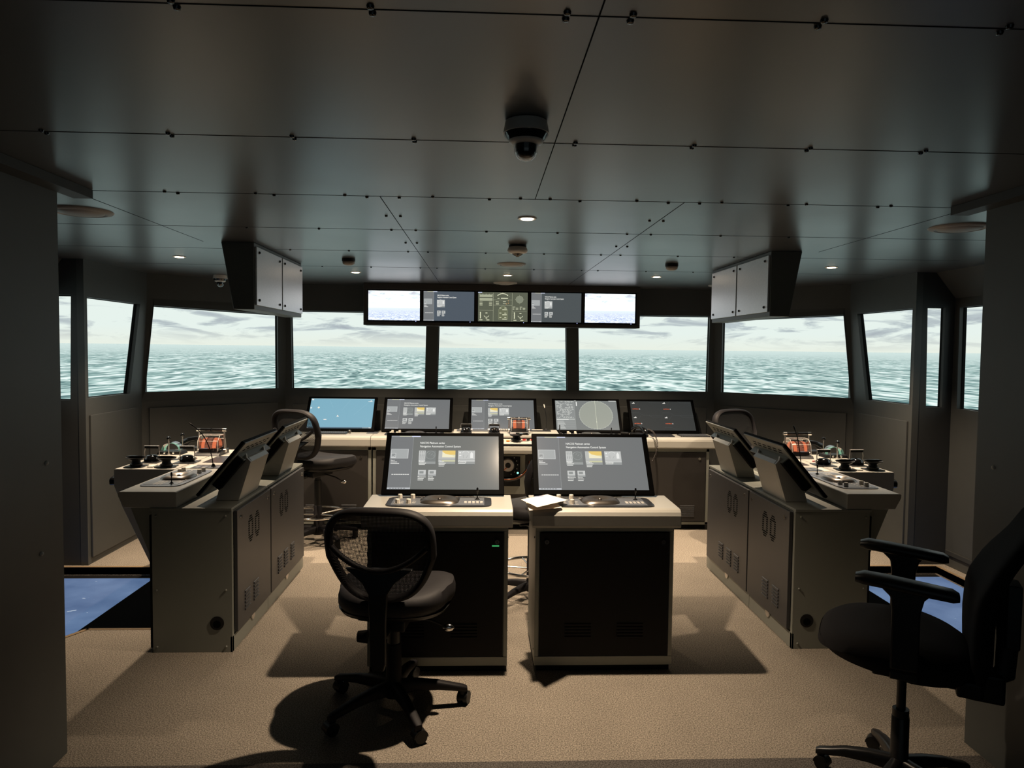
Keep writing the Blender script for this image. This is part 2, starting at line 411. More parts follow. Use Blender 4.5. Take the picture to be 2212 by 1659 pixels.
def radar(w, h, E=1.0):
    a = Art(w, h, E); a.c('8b8f8e').rect(0, 0, .31, 1).c('cfd2cc').line(.31, 0, .31, 1, .0008)
    a.c('dfe2dc'); rnd = random.Random(3)
    for j in range(20):
        v = .02+.03*j; u = .02
        while u < .28:
            wd = rnd.uniform(.01, .05)
            if rnd.random() < .6 and u+wd < .3: a.rect(u, v, u+wd, v+.011)
            u += wd+.012
    a.c('b4b8b4').rect(.01, .63, .30, .67).c('f2f3ee').rect(.01, .655, .2, .67)
    for j in range(8): a.c('c9ccc8').rect(.01, .70+.036*j, .30, .703+.036*j).c('e8eae5').rect(.02, .715+.036*j, .12+.01*(j % 4), .723+.036*j)
    a.c('9ca096').disc(.645, .5, h*.478, 64)
    a.c('e6eadc').arc(.645, .5, h*.478, 0, 2*PI, .0016, 90)
    for i in range(36):
        t = 2*PI*i/36; r = h*.478
        a.line(.645+r*math.cos(t)/w, .5+r*math.sin(t)/h, .645+(r+.007)*math.cos(t)/w, .5+(r+.007)*math.sin(t)/h, .0012)
    a.c('e9ecd2').line(.645, .02, .645, .98, .0022).disc(.645, .74, .004, 12)
    a.c('f2f2ee').rect(.31, .01, .34, .02).rect(.87, .01, .99, .025).rect(.335, .05, .35, .2)
    return a
def desktop(w, h, E=1.0):
    a = Art(w, h, E); a.c('9cc6d6').line(.28, 0, .36, .3, .001).line(.62, .05, .5, .4, .001).line(.9, .15, .7, .55, .001)
    a.c('a9d0de').rect(0, 0, 1, .012)
    a.c('53697a').rect(0, .965, 1, 1).c('f0f0ea').rect(.005, .973, .02, .99)
    for i in range(6): a.rect(.86+.016*i, .975, .87+.016*i, .988)
    a.rect(.955, .97, .99, .992)
    a.rect(.01, .015, .04, .06).c('d9e6ea').rect(.005, .29, .03, .345).c('f3eeda').disc(.135, .31, .010, 14)
    a.c('f4efe6').disc(.45, .58, .006, 12).rect(.435, .6, .47, .615).rect(.24, .70, .285, .725)
    a.c('f4f4f0').rect(.905, .085, .975, .1).poly([(.93, .08), (.955, .08), (.965, .045), (.945, .06)])
    return a
def ntpro(w, h, E=1.0):
    a = Art(w, h, E)
    for u in (0, .5):
        for v in (0, .5):
            a.c('e9e6df').rect(u+.03, v+.065, u+.075, v+.085).poly([(u+.045, v+.06), (u+.065, v+.06), (u+.07, v+.03), (u+.055, v+.045)])
            a.c('e2663c').text('NTPRO', u+.03, v+.29, .015, .10); a.c('f4efe9').text('6', u+.137, v+.29, .018)
            a.c('565a5a').line(u, v+.40, u+.12, v+.40, .001).line(u+.12, v+.40, u+.2, v+.49, .001).line(u+.2, v+.49, u+.5, v+.49, .001)
            a.line(u+.1, v+.13, u+.15, v, .001).line(u+.28, v, u+.33, v+.05, .001).line(u+.33, v+.05, u+.5, v+.05, .001)
    return a
def conning(w, h, E=1.0):
    a = Art(w, h, E); a.c('c9ccae').line(.305, .02, .305, 1, .0015).line(.685, .02, .685, 1, .0015)
    a.line(.02, .62, .305, .62, .001).line(.685, .65, .98, .65, .001).line(.305, .26, .685, .26, .0012).line(.305, .44, .685, .44, .0012)
    a.c('c9d2ef').rect(0, 0, .08, .03)
    a.c('9da18a').rect(.03, .08, .29, .17).rect(.03, .2, .29, .3).c('e4e6c6')
    for j in range(4): a.line(.03, .10+.02*j, .29, .10+.02*j, .0006).line(.03, .215+.02*j, .29, .215+.02*j, .0006)
    for j in range(5): a.rect(.03+.063*j, .06, .037+.063*j, .08)
    for j in range(3): a.rect(.03, .335+.05*j, .09, .35+.05*j).rect(.22, .335+.05*j, .28, .35+.05*j)
    for u in (.05, .735): a.rect(u-.008, .68, u+.008, .9); [a.line(u-.03, .69+.04*i, u-.015, .69+.04*i, .001) for i in range(6)]; a.rect(u-.02, .94, u+.04, .96)
    for u in (.17, .855): a.arc(u, .76, .026, PI*1.15, PI*1.85, .004, 12).rect(u-.02, .7, u+.02, .725).rect(u-.015, .88, u+.015, .9).rect(u, .94, u+.06, .96)
    a.arc(.495, .30, .07, .25*PI, .75*PI, .006, 20)
    for i in range(7): t = PI*(.2+.1*i); a.disc(.495+.08*math.cos(t)/w, .30-.08*math.sin(t)/h, .0016, 8)
    a.rect(.39, .20, .43, .22).rect(.46, .19, .6, .22).text('HDG', .355, .345, .014).rect(.36, .385, .42, .41).rect(.5, .31, .56, .325).rect(.5, .38, .56, .39).c('e8b070').rect(.56, .385, .58, .405).disc(.61, .29, .003).disc(.61, .37, .003)
    a.c('8f9378').poly([(.41, .93), (.41, .6), (.45, .5), (.505, .46), (.56, .5), (.60, .6), (.60, .93)])
    a.c('6c7058').poly([(.415, .92), (.415, .605), (.453, .51), (.505, .47), (.555, .51), (.595, .605), (.595, .92)])
    a.c('e4e6c6')
    for v in (.53, .7, .85): a.rect(.43, v, .47, v+.02).rect(.53, v, .57, v+.02).rect(.49, v+.055, .58, v+.08)
    a.c('858a78').disc(.835, .24, .033, 40).c('c9ccae').arc(.835, .24, .034, 0, 2*PI, .001, 40)
    a.c('e4e6c6')
    for t in range(4): a.disc(.835+.04*math.cos(t*PI/2)/w, .24-.04*math.sin(t*PI/2)/h, .0016, 8)
    for u in (.70, .84): a.rect(u, .49, u+.05, .5); [a.rect(u, .53+.05*i, u+.03, .545+.05*i) for i in range(2)]; [a.rect(u+.06, .53+.05*i, u+.11, .545+.05*i) for i in range(2)]
    return a

# ------------------------------------------------------------------ the setting
def struct(mb, name, bevel=0): return mb.obj(name, None, bevel, kind='structure')
# floor, with an opening for each sunken floor screen
fl = MB().m(M_CARPET)
fl.prism([(-1.93, 2.72), (1.93, 2.72), (1.93, 7.02), (-1.93, 7.02)], 'z', -.12, 0)
for s in (1, -1):
    X = MIR(s)
    fl.prism([(1.93, 2.72), (3.42, 2.72), (3.42, 3.91), (2.50, 3.91), (2.41, 4.08), (1.93, 4.08)], 'z', -.12, 0, X=X)
    fl.prism([(1.93, 5.22), (3.42, 5.22), (3.42, 7.02), (1.93, 7.02)], 'z', -.12, 0, X=X)
    fl.prism([(3.24, 3.91), (3.42, 3.91), (3.42, 5.22), (3.24, 5.22)], 'z', -.12, 0, X=X)
struct(fl, 'floor')
struct(MB().m(M_CARPET2).box(-3.42, 3.42, -2.5, 2.72, -.12, .0), 'floor')
M_FSEA = bpy.data.materials.new('floor_sea'); M_FSEA.use_nodes = True
def fsea():
    nt = M_FSEA.node_tree; b = nt.nodes['Principled BSDF']; tc = nt.nodes.new('ShaderNodeTexCoord')
    n = nt.nodes.new('ShaderNodeTexNoise'); n.inputs['Scale'].default_value = 2.5; n.inputs['Detail'].default_value = 5
    r = nt.nodes.new('ShaderNodeValToRGB'); r.color_ramp.elements[0].position = .35; r.color_ramp.elements[1].position = .7
    r.color_ramp.elements[0].color = lin('4c658b')+(1,); r.color_ramp.elements[1].color = lin('6d86aa')+(1,)
    n2 = nt.nodes.new('ShaderNodeTexNoise'); n2.inputs['Scale'].default_value = 9; n2.inputs['Detail'].default_value = 3; n2.inputs['Distortion'].default_value = .6
    mp = nt.nodes.new('ShaderNodeMapping'); mp.inputs['Scale'].default_value = (1, 1.6, 1)
    r2_ = nt.nodes.new('ShaderNodeValToRGB'); r2_.color_ramp.elements[0].position = .69; r2_.color_ramp.elements[1].position = .735
    mx = nt.nodes.new('ShaderNodeMix'); mx.data_type = 'RGBA'; mx.inputs[7].default_value = lin('c3d0dc')+(1,)
    L = nt.links; L.new(tc.outputs['Object'], n.inputs[0]); L.new(tc.outputs['Object'], mp.inputs[0]); L.new(mp.outputs[0], n2.inputs[0])
    L.new(n.outputs[0], r.inputs[0]); L.new(n2.outputs[0], r2_.inputs[0]); L.new(r2_.outputs[0], mx.inputs[0]); L.new(r.outputs[0], mx.inputs[6])
    b.inputs['Base Color'].default_value = (.02, .02, .03, 1); b.inputs['Roughness'].default_value = .25
    L.new(mx.outputs[2], b.inputs['Emission Color']); b.inputs['Emission Strength'].default_value = .95
fsea()
for s, nm in ((-1, 'left'), (1, 'right')):
    X = MIR(s)
    t = thing('floor_screen', 'blue sea picture on the sunken floor screen beside the %s console' % nm, 'screen', (s*2.9, 4.5, -.06), group='sunken floor screens')
    off = (s*2.9, 4.5, -.06)
    MB(X, off).m(M_FSEA).prism([(2.515, 3.93), (3.22, 3.93), (3.22, 5.13), (2.515, 5.13)], 'z', -.06, -.05).obj('screen', t)
    MB(X, off).m(M_BLACKM).box(1.93, 3.24, 3.91, 5.22, -.11, -.062).box(1.95, 2.505, 4.09, 5.2, -.06, -.045).obj('tray', t)
    tr = MB(X).m(M_WOOD)
    for a, b in (((1.93, 5.22), (3.24, 5.22)), ((3.24, 5.22), (3.24, 3.91)), ((3.24, 3.91), (2.5, 3.91)), ((2.5, 3.91), (2.41, 4.08)), ((2.41, 4.08), (1.93, 4.08))):
        a, b = Vector(a), Vector(b); d = (b-a).normalized(); n = Vector((-d.y, d.x))*.024
        tr.prism([tuple(a), tuple(b), tuple(b+n), tuple(a+n)], 'z', -.05, .003)
    struct(tr, 'trim_%d' % (1 if s < 0 else 2))
# ceiling slab, joints and bolts
ce = MB().m(M_CEIL)
poly = [(-3.5, -2.5), (3.5, -2.5), (3.5, 5.5), (3.12, 6.4), (2.2, 7.16), (-2.2, 7.16), (-3.12, 6.4), (-3.5, 5.5)]
ce.prism(poly, 'z', ZC, ZC+.08)
ceiling = struct(ce, 'ceiling')
JY = (1.337, 2.148, 2.945, 3.76, 4.59, 5.49)
def joint(a, b, w_=.003):
    a, b = Vector(a), Vector(b); d = (b-a).normalized(); n = Vector((-d.y, d.x))*w_/2
    MB().m(M_SLOT).prism([tuple(a-n), tuple(b-n), tuple(b+n), tuple(a+n)], 'z', ZC-.0008, ZC+.001).obj('panel_joint', ceiling)
for y in JY[:3]: joint((-1.8 if y < 2.9 else -3.1, y), (1.8 if y < 2.9 else 3.1, y))
for y in JY[3:]: joint((-2.9, y), (2.9, y), .003)
joint((0.012, .4), (0.012, 2.945))
for s in (1, -1):
    joint((s*.62+.006, 2.945), (s*.60, 6.7)); joint((s*1.83, 2.945), (s*1.83, 4.3), .003)
bolt = None
def add_bolt(x, y):
    global bolt
    if bolt is None:
        bolt = MB().m(M_BLACKG).lathe([(.003, -.006), (.006, -.005), (.0075, 0)], k=12).obj('bolt', ceiling)
        o = bolt
    else: o = bolt.copy(); COL.objects.link(o)
    o.parent = ceiling; o.location = (x, y, ZC)
for y in JY[:2]:
    for x in (.06, .413, .763, 1.115, 1.47):
        for s in (1, -1):
            add_bolt(s*x+.012, y-.013); add_bolt(s*x+.012, y+.013)
for x in (.06, .413, .763, 1.115, 1.47, 1.80): [add_bolt(s*x+.012, 2.931) for s in (1, -1)]
for x in (.185, .55, .68, 1.05, 1.43, 1.78): [add_bolt(s*x+.012, 2.96) for s in (1, -1)]
for y in JY[3:]:
    for x in (.185, .55, .675, 1.045, 1.41): [add_bolt(s*x+.004, y+.005) for s in (1, -1)]
for y in (3.37, 4.21):
    for x in (.58, .645): [add_bolt(s*x, y) for s in (1, -1)]

# walls: each panel is a plate with window openings
def plate(mb, A, B, C_, D, holes, depth=.05):
    """A,B lower edge; D,C_ upper edge (A under D).  holes: list of 4 world corners (bl, br, tr, tl), left to right"""
    A, B, C_, D = map(Vector, (A, B, C_, D)); n = (B-A).cross(D-A).normalized()*depth     # n points into the room
    def q(*p):
        p = [Vector(x) for x in p]; b_ = [x-n for x in p]
        mb.add([tuple(x) for x in p+b_], [(0, 1, 2, 3), (7, 6, 5, 4)]+[(i, i+4, (i+1) % 4+4, (i+1) % 4) for i in range(4)])
    prev = (A, D)
    for bl, br, tr, tl in holes:
        bl, br, tr, tl = map(Vector, (bl, br, tr, tl))
        def onb(p):
            t = (p-A).dot(B-A)/(B-A).length_squared; return A+(B-A)*t
        def ont(p):
            t = (p-D).dot(C_-D)/(C_-D).length_squared; return D+(C_-D)*t
        lb, lt, rb, rt = onb(bl), ont(tl), onb(br), ont(tr)
        q(prev[0], lb, bl, tuple(prev[0]+(prev[1]-prev[0])*((bl-lb).length/max(1e-6, (tl-lt).length+(tl-bl).length+(bl-lb).length))))
        # left pier
        pl0 = prev[0]+(prev[1]-prev[0])*((bl-lb).length/(lt-lb).length); pl1 = prev[0]+(prev[1]-prev[0])*((tl-lb).length/(lt-lb).length)
        mb.add([], []) if False else None
        q(pl0, bl, tl, pl1); q(pl1, tl, lt, prev[1])
        q(lb, rb, br, bl); q(tl, tr, rt, lt)
        prev = (rb, rt); pb, pt = br, tr
        # right pier start: piece up to next hole shares rb..rt line through the hole corners
        prev_hole = (rb, br, tr, rt)
        prev = prev_hole
        prev = (rb, rt); mb._ph = prev_hole
        holes_prev = prev_hole
        # small wedge pieces between hole edge and the straight line rb-rt
    q(prev[0], B, C_, prev[1])
    return mb
def strip(mb, pts, n, depth=.05):
    pts = [Vector(p) for p in pts]; n = Vector(n).normalized()*depth; k = len(pts)
    b_ = [p-n for p in pts]
    mb.add([tuple(x) for x in pts+b_], [tuple(range(k)), tuple(range(2*k-1, k-1, -1))]+[(i, i+k, (i+1) % k+k, (i+1) % k) for i in range(k)])
def wall_panel(mb, A, B, C_, D, holes, depth=.05):
    """plate with openings; A,B,C_,D corners seen from the room (A lower left); holes ordered left to right"""
    A, B, C_, D = map(Vector, (A, B, C_, D)); n = (B-A).cross(D-A)
    le = (A, None, None, D)
    def proj(p, P, Q): t = (p-P).dot(Q-P)/(Q-P).length_squared; return P+(Q-P)*t
    left_b, left_t = A, D; lbm, ltm = None, None
    for bl, br, tr, tl in holes:
        bl, br, tr, tl = map(Vector, (bl, br, tr, tl))
        lb, lt, rb, rt = proj(bl, A, B), proj(tl, D, C_), proj(br, A, B), proj(tr, D, C_)
        pts = [left_b, lb, bl, tl, lt, left_t]
        if lbm is not None: pts += [ltm, lbm]
        strip(mb, pts, n, depth)
        strip(mb, [lb, rb, br, bl], n, depth); strip(mb, [tl, tr, rt, lt], n, depth)
        left_b, left_t, lbm, ltm = rb, rt, br, tr
    pts = [left_b, B, C_, left_t]
    if lbm is not None: pts += [ltm, lbm]
    strip(mb, pts, n, depth)
ZB, ZT = 1.13, 2.0
WIN = []
# front wall (three windows)
wf = MB().m(M_WALL)
strip(wf, [(-2.08, 6.96, 0), (2.08, 6.96, 0), (2.08, 6.96, ZB), (-2.08, 6.96, ZB)], (0, -1, 0))
h3 = []
for a0, b0, a1, b1 in ((-2.017, -.749, -2.054, -.742), (-.632, .632, -.622, .622), (.749, 2.017, .742, 2.054)):
    y0, y1 = 6.97, 7.064
    h3.append(((a0, y0, 1.208), (b0, y0, 1.208), (b1, y1, 1.952), (a1, y1, 1.952)))
wall_panel(wf, (-2.08, 6.96, ZB), (2.08, 6.96, ZB), (2.10, 7.07, ZT), (-2.10, 7.07, ZT), h3)
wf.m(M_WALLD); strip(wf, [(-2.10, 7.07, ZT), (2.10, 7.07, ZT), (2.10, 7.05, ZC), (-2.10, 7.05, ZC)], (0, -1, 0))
struct(wf, 'wall_front'); WIN += h3
for s, nm in ((-1, 'left'), (1, 'right')):
    # the corner panels: bow-side panel, wing panel, recess wall, outer wall
    def O(p): return (s*p[0], p[1], p[2])
    mb = MB().m(M_WALL)
    def panel(A, B, hole, A1=None, B1=None):
        """A left-bottom, B right-bottom as (x,y) for the right-hand side; A1,B1 the same at ZT"""
        A1 = A1 or A; B1 = B1 or B
        q = [(A[0], A[1], 0), (B[0], B[1], 0), (B[0], B[1], ZB), (A[0], A[1], ZB), (B1[0], B1[1], ZT), (A1[0], A1[1], ZT), (B1[0], B1[1], ZC), (A1[0], A1[1], ZC)]
        q = [Vector(O(p)) for p in q]; h = [O(p) for p in hole] if hole else None
        if s < 0:
            q = [q[1], q[0], q[3], q[2], q[5], q[4], q[7], q[6]]
            if h: h = [h[1], h[0], h[3], h[2]]
        n = (q[1]-q[0]).cross(Vector((0, 0, 1)))
        strip(mb, [q[0], q[1], q[2], q[3]], n)
        wall_panel(mb, q[3], q[2], q[4], q[5], [h] if h else [])
        n2 = (q[4]-q[5]).cross(Vector((0, 0, 1)))
        strip(mb, [q[5], q[4], q[6], q[7]], n2)
        if h: WIN.append(tuple(h))
    mb.prism([(3.045, 6.145), (3.09, 6.16), (3.13, 6.22), (3.13, 6.36), (3.055, 6.25)], 'z', 0, ZC, X=MIR(s))
    panel((2.08, 6.96), (3.044, 6.115), [(2.135, 6.923, 1.207), (3.019, 6.141, 1.209), (2.996, 6.269, 1.941), (2.16, 7.003, 1.91)], (2.10, 7.07), (3.048, 6.242))
    struct(mb, 'wall_bow_%s' % nm)
    mb = MB().m(M_WALL)
    panel((3.04, 6.12), (3.04, 5.27), [(3.04, 5.923, 1.21), (3.04, 5.293, 1.215), (3.04, 5.305, 1.943), (3.04, 6.115, 1.942)], (3.04, 6.24), (3.04, 5.27))
    struct(mb, 'wall_wing_%s' % nm)
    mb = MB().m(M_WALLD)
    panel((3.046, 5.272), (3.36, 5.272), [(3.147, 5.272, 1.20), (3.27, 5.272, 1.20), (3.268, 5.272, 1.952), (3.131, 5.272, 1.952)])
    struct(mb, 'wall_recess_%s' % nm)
    mb = MB().m(M_WALL)
    panel((3.34, 5.27), (3.34, 2.82), [(3.34, 5.205, 1.197), (3.34, 4.30, 1.197), (3.34, 4.30, 1.95), (3.34, 5.215, 1.95)])
    mb.m(M_WALL).prism([(3.335, 2.02), (3.335, ZC), (3.18, ZC)], 'y', 2.85, 5.262, X=MIR(s))
    mb.m(M_WALLD).box(*sorted((s*3.325, s*3.34)), 2.85, 5.25, .09, .12)
    struct(mb, 'wall_outer_%s' % nm)
    # near partition beside the camera, with the cross wall behind it
    mb = MB(MIR(s)).m(M_NEAR).box(1.81, 1.93, -2.5, 2.82, 0, ZC).box(1.93, 3.36, 2.72, 2.82, 0, ZC)
    struct(mb, 'wall_near_%s' % nm)
    mb = MB(MIR(s)).m(M_WALLD).box(1.735, 1.81, -2.5, 2.93, ZC-.035, ZC-.001)
    struct(mb, 'trim_%d' % (3 if s < 0 else 4))
    for (y, z) in ((2.72, 1.16), (2.68, .83), (1.6, 1.75), (1.6, .9)):
        b = MB(MIR(s), (s*1.81, y, z)).m(M_LABEL).sphere((1.811, y, z), .009).obj('wall_bolt')
        tag(b, 'small grey dome bolt on the %s partition at %s' % (nm, {1.16: 'waist height, by its edge', .83: 'hip height, by its edge', 1.75: 'head height, further in', .9: 'hip height, further in'}[z]), 'bolt', 'partition bolts')
    # cover plates standing proud of the lower walls
    def cover(A, B, z0, z1, label):
        A, B = Vector(O((A[0], A[1], 0))), Vector(O((B[0], B[1], 0)))
        if s < 0: A, B = B, A
        d = (B-A).normalized(); n = d.cross(Vector((0, 0, 1)))
        n = Vector((n.x, n.y, 0)); c_ = (A+B)/2; c_.z = z0
        m_ = MB(off=c_).m(M_WALL); th = .014
        pts = [A+Vector((0, 0, z0)), B+Vector((0, 0, z0)), B+Vector((0, 0, z1)), A+Vector((0, 0, z1))]
        pts = [p+n*(th+.001) for p in pts]; strip(m_, pts, n, th)
        o = m_.obj('cover_plate', None, .002); tag(o, label, 'panel')
    cover((3.04, 6.02), (3.04, 5.31), .05, 1.09, 'tall painted cover plate under the narrow window, %s wing wall' % nm)
    cover((2.14, 6.907), (2.995, 6.151), .05, 1.075, 'wide painted cover plate under the slanted bow window on the %s' % nm)
for i, x in enumerate((-1.35, 0, 1.35)):
    m_ = MB(off=(x, 6.95, .05)).m(M_WALL); m_.box(x-.655, x+.655, 6.945, 6.958, .05, 1.055)
    tag(m_.obj('cover_plate', None, .002), 'painted cover plate behind the monitors, under the %s front window' % ('left', 'middle', 'right')[i], 'panel')
# window frames
for i, h in enumerate(WIN):
    h = [Vector(p) for p in h]; n = (h[1]-h[0]).cross(h[3]-h[0]).normalized()
    c_ = sum(h, Vector())/4
    mb = MB(off=c_).m(M_BLACKM)
    inner = [p+(c_-p).normalized()*.006 for p in h]
    for j in range(4):
        a, b, c2_, d = h[j], h[(j+1) % 4], inner[(j+1) % 4], inner[j]
        mb.add([tuple(x-n*.052) for x in (a, b, c2_, d)]+[tuple(x-n*.03) for x in (a, b, c2_, d)], [(4, 5, 6, 7), (3, 2, 1, 0), (0, 1, 5, 4), (2, 3, 7, 6), (1, 2, 6, 5), (3, 0, 4, 7)])
    mb.obj('window_%d' % (i+1), None, kind='structure')
# the curved projection screen outside the windows
M_SEA = m_sea('projected_sea', 7, 3, 1.615, SCREEN_E)
mb = MB().m(M_SEA); k = 120; R_ = 7.0; L0, L1 = [], []
for i in range(k+1):
    t = math.radians(-118+236*i/k); L0.append((R_*math.sin(t), 3+R_*math.cos(t), -1.5)); L1.append((R_*math.sin(t), 3+R_*math.cos(t), 4.6))
mb.loft([L0, L1], cap=False, closed=False)
L0o = [(p[0]*1.01, (p[1]-3)*1.01+3, p[2]) for p in L0]; L1o = [(p[0]*1.01, (p[1]-3)*1.01+3, p[2]) for p in L1]
mb.m(M_BLACKM).loft([L1o, L0o], cap=False, closed=False)
tag(mb.obj('projection_screen'), 'wide curved projection screen with rippled green sea and cloudy sky', 'screen')

# ------------------------------------------------------------------ ceiling fittings
def downlight(x, y, label, power=LAMP_W, dy=0):
    t = thing('downlight', label, 'ceiling light', (x, y, ZC), group='recessed downlights')
    MB().m(M_WHITE).lathe([(.030, -.004), (.043, -.005), (.045, 0), (.03, .0)], k=36).obj('trim_ring', t)
    MB().m(emis('lamp_glow', 'ffe6c0', 14)).lathe([(.029, -.0065), (.0295, -.004)], k=32).obj('lens', t)
    l = bpy.data.lights.new('lamp', 'SPOT'); l.energy = power; l.color = WARM; l.shadow_soft_size = .022
    l.spot_size = math.radians(106); l.spot_blend = .9
    lo = bpy.data.objects.new('lamp', l); COL.objects.link(lo); lo.parent = t; lo.location = (0, dy, -.03)
    return t
downlight(.006, 3.365, 'bright downlight in front of the two middle consoles, nearest the camera', 240, .06)
downlight(-2.273, 5.04, 'bright downlight left of the left hanging locker')
downlight(2.273, 5.04, 'bright downlight right of the right hanging locker')
downlight(-1.223, 5.873, 'bright downlight just left of the overhead display row')
downlight(.004, 5.926, 'bright downlight between two round vents at ceiling centre')
downlight(1.223, 5.873, 'bright downlight just right of the overhead display row')
for x, y, lb in ((-1.12, 5.01, 'small round detector right of the left hanging locker'), (1.12, 5.01, 'small round detector left of the right hanging locker')):
    t = thing('smoke_detector', lb, 'detector', (x, y, ZC), group='ceiling detectors')
    MB().m(M_BLACK).lathe([(.038, -.022), (.045, -.018), (.045, 0)]).obj('base', t)
    MB().m(M_CREAM).lathe([(.018, -.046), (.03, -.042), (.04, -.034), (.042, -.022)]).obj('cap', t)
t = thing('dome_camera', 'flat round white sensor with small black lens on ceiling centre', 'camera', (.004, 4.241, ZC))
MB().m(M_BLACK).lathe([(.052, -.012), (.052, 0)]).obj('base', t)
MB().m(M_WHITE).lathe([(.035, -.05), (.056, -.042), (.06, -.03), (.053, -.012)]).obj('housing', t)
MB().m(M_BLACKG).lathe([(.008, -.068), (.012, -.063), (.022, -.06), (.033, -.0505)]).obj('lens', t)
for x, y, r, lb in ((.005, 5.157, .105, 'round cream air vent on ceiling centre, behind the flat sensor'), (.005, 6.62, .11, 'round domed cream vent right above the overhead display row'),
                    (2.086, 3.391, .135, 'large round vent by the right partition edge'), (-2.036, 3.399, .135, 'large round vent by the left partition edge'), (1.98, 6.55, .11, 'round vent half hidden behind the right hanging locker')):
    t = thing('ceiling_vent', lb, 'vent', (x, y, ZC), group='round ceiling vents')
    MB().m(M_CREAM).lathe([(r*.76, -.006), (r*.80, -.011), (r*.97, -.006), (r, 0)], k=48).obj('rim', t)
    MB().m(M_CREAM).lathe([(r*.05, -.020), (r*.4, -.018), (r*.70, -.010), (r*.73, -.004)], k=48).obj('disc', t)
def dome_cam(x, y, z, r, label):
    t = thing('dome_camera', label, 'camera', (x, y, z)); k = r/.062
    MB().m(M_WHITE).lathe([(.062*k, -.034*k), (.056*k, -.002*k), (.052*k, 0)], k=48).obj('housing', t)
    MB().m(M_BLACKG).lathe([(.048*k, -.052*k), (.0585*k, -.036*k), (.059*k, -.034*k)], k=48).obj('black_band', t)
    MB().m(M_WHITE).lathe([(.033*k, -.0625*k), (.044*k, -.058*k), (.0475*k, -.0525*k), (.0475*k, -.05*k)], k=48).obj('collar', t)
    MB().m(M_BLACKG).lathe([(.001, -.1*k)]+[(.028*k*math.sin(PI/2*i/8), -.074*k-.026*k*math.cos(PI/2*i/8)) for i in range(1, 9)]+[(.029*k, -.06*k)], k=40).obj('camera_ball', t)
    MB().m(M_GLASSCLR).lathe([(.001, -.106*k)]+[(.032*k*math.sin(PI/2*i/10), -.076*k-.030*k*math.cos(PI/2*i/10)) for i in range(1, 11)]+[(.0335*k, -.06*k)], k=40).obj('clear_dome', t)
    return t
dome_cam(-.084, 1.951, ZC, .062, 'large dome camera on the ceiling near the photographer')
dome_cam(-2.45, 6.30, ZC-.0, .06, 'small dome camera high up behind the left hanging locker')

# hanging lockers
for s, nm in ((-1, 'left'), (1, 'right')):
    off = (s*1.6, 4.84, ZC); t = thing('hanging_locker', 'metal locker hanging from the ceiling over the %s console, two steel doors' % nm, 'locker', off)
    MB(MIR(s), off).m(mat('locker_paint', '5a605e', .45)).prism([(1.535, ZC), (1.725, ZC), (1.655, 1.818), (1.535, 1.818)], 'y', 4.29, 5.39).obj('body', t, .004)
    for y0, y1 in ((4.30, 4.83), (4.85, 5.37)):
        d = MB(MIR(s), off).m(M_STEEL).box(1.522, 1.534, y0, y1, 1.845, 2.185).obj('door', t, .002)
        b_ = MB(MIR(s), off).m(M_BLACKG)
        for y in (y0+.05, y1-.05):
            for z in (1.875, 2.155): b_.cyl((1.5225, y, z), (1.515, y, z), .009, .006, 12)
        b_.obj('bolts', d)
# overhead display row
off = (0, 6.9, ZC); t = thing('display_housing', 'long dark housing of the overhead displays under the ceiling', 'housing', off)
mb = MB(off=off).m(mat('housing_paint', '2b2724', .5))
mb.box(-1.313, 1.296, 6.815, 7.0, 1.815, ZC-.001)
mb.box(-1.313, 1.296, 6.80, 6.815, 1.815, 1.848).box(-1.313, 1.296, 6.80, 6.815, 2.15, ZC-.001).box(-1.313, -1.28, 6.80, 6.815, 1.848, 2.15).box(1.265, 1.296, 6.80, 6.815, 1.848, 2.15)
mb.obj('body', t, .003)
M_SEAS = m_sea('small_screen_sea', 7, 0, 0, 1.7, local=True, s=.9, pal=('8391ad', '9fabc2', 'bcc5d6', 'd8dde8', 'bcc7d4', 'd8dadf', 'a29cab'))
scr = [(-1.268, -.788), (-.753, -.279), (-.242, .226), (.26, .734), (.769, 1.249)]
lbl = ['pale sea view, far left', 'dark menu page, second from the left', 'green instrument dials, in the middle', 'dark menu page, second from the right', 'pale sea view, far right']
for i, (x0, x1) in enumerate(scr):
    cx, cz = (x0+x1)/2, 2.0; w_, h_ = x1-x0, .275
    t = thing('overhead_display', 'overhead display showing '+lbl[i], 'display', (cx, 6.81, cz), group='overhead displays')
    fr = MB().m(M_BEZEL); fr.box(-w_/2-.0105, w_/2+.0105, -.005, .003, -h_/2-.011, h_/2+.011)
    fr.obj('bezel', t, .002)
    MB().m(emis('blue_led', 'a9b4ff', 3)).box(w_/2-.04, w_/2-.034, -.0065, -.004, -h_/2-.01, -h_/2-.006).obj('power_led', t)
    m_ = [M_SEAS, emis('glow_menu_blue', '515a64', 1), emis('glow_conning', '5d6152', 1), emis('glow_menu_grey', '4f5557', 1), M_SEAS][i]
    mb = MB().m(m_).add([(-w_/2, -.0055, -h_/2), (w_/2, -.0055, -h_/2), (w_/2, -.0055, h_/2), (-w_/2, -.0055, h_/2)], [(0, 1, 2, 3)])
    sc_ = mb.obj('screen', t)
    if i in (1, 3): a = nacos(w_, h_, 1); a.mb.v = [v+Vector((0, -.0055, 0)) for v in a.mb.v]; a.obj('screen_graphics', sc_)
    if i == 2: a = conning(w_, h_); a.mb.v = [v+Vector((0, -.0055, 0)) for v in a.mb.v]; a.obj('screen_graphics', sc_)

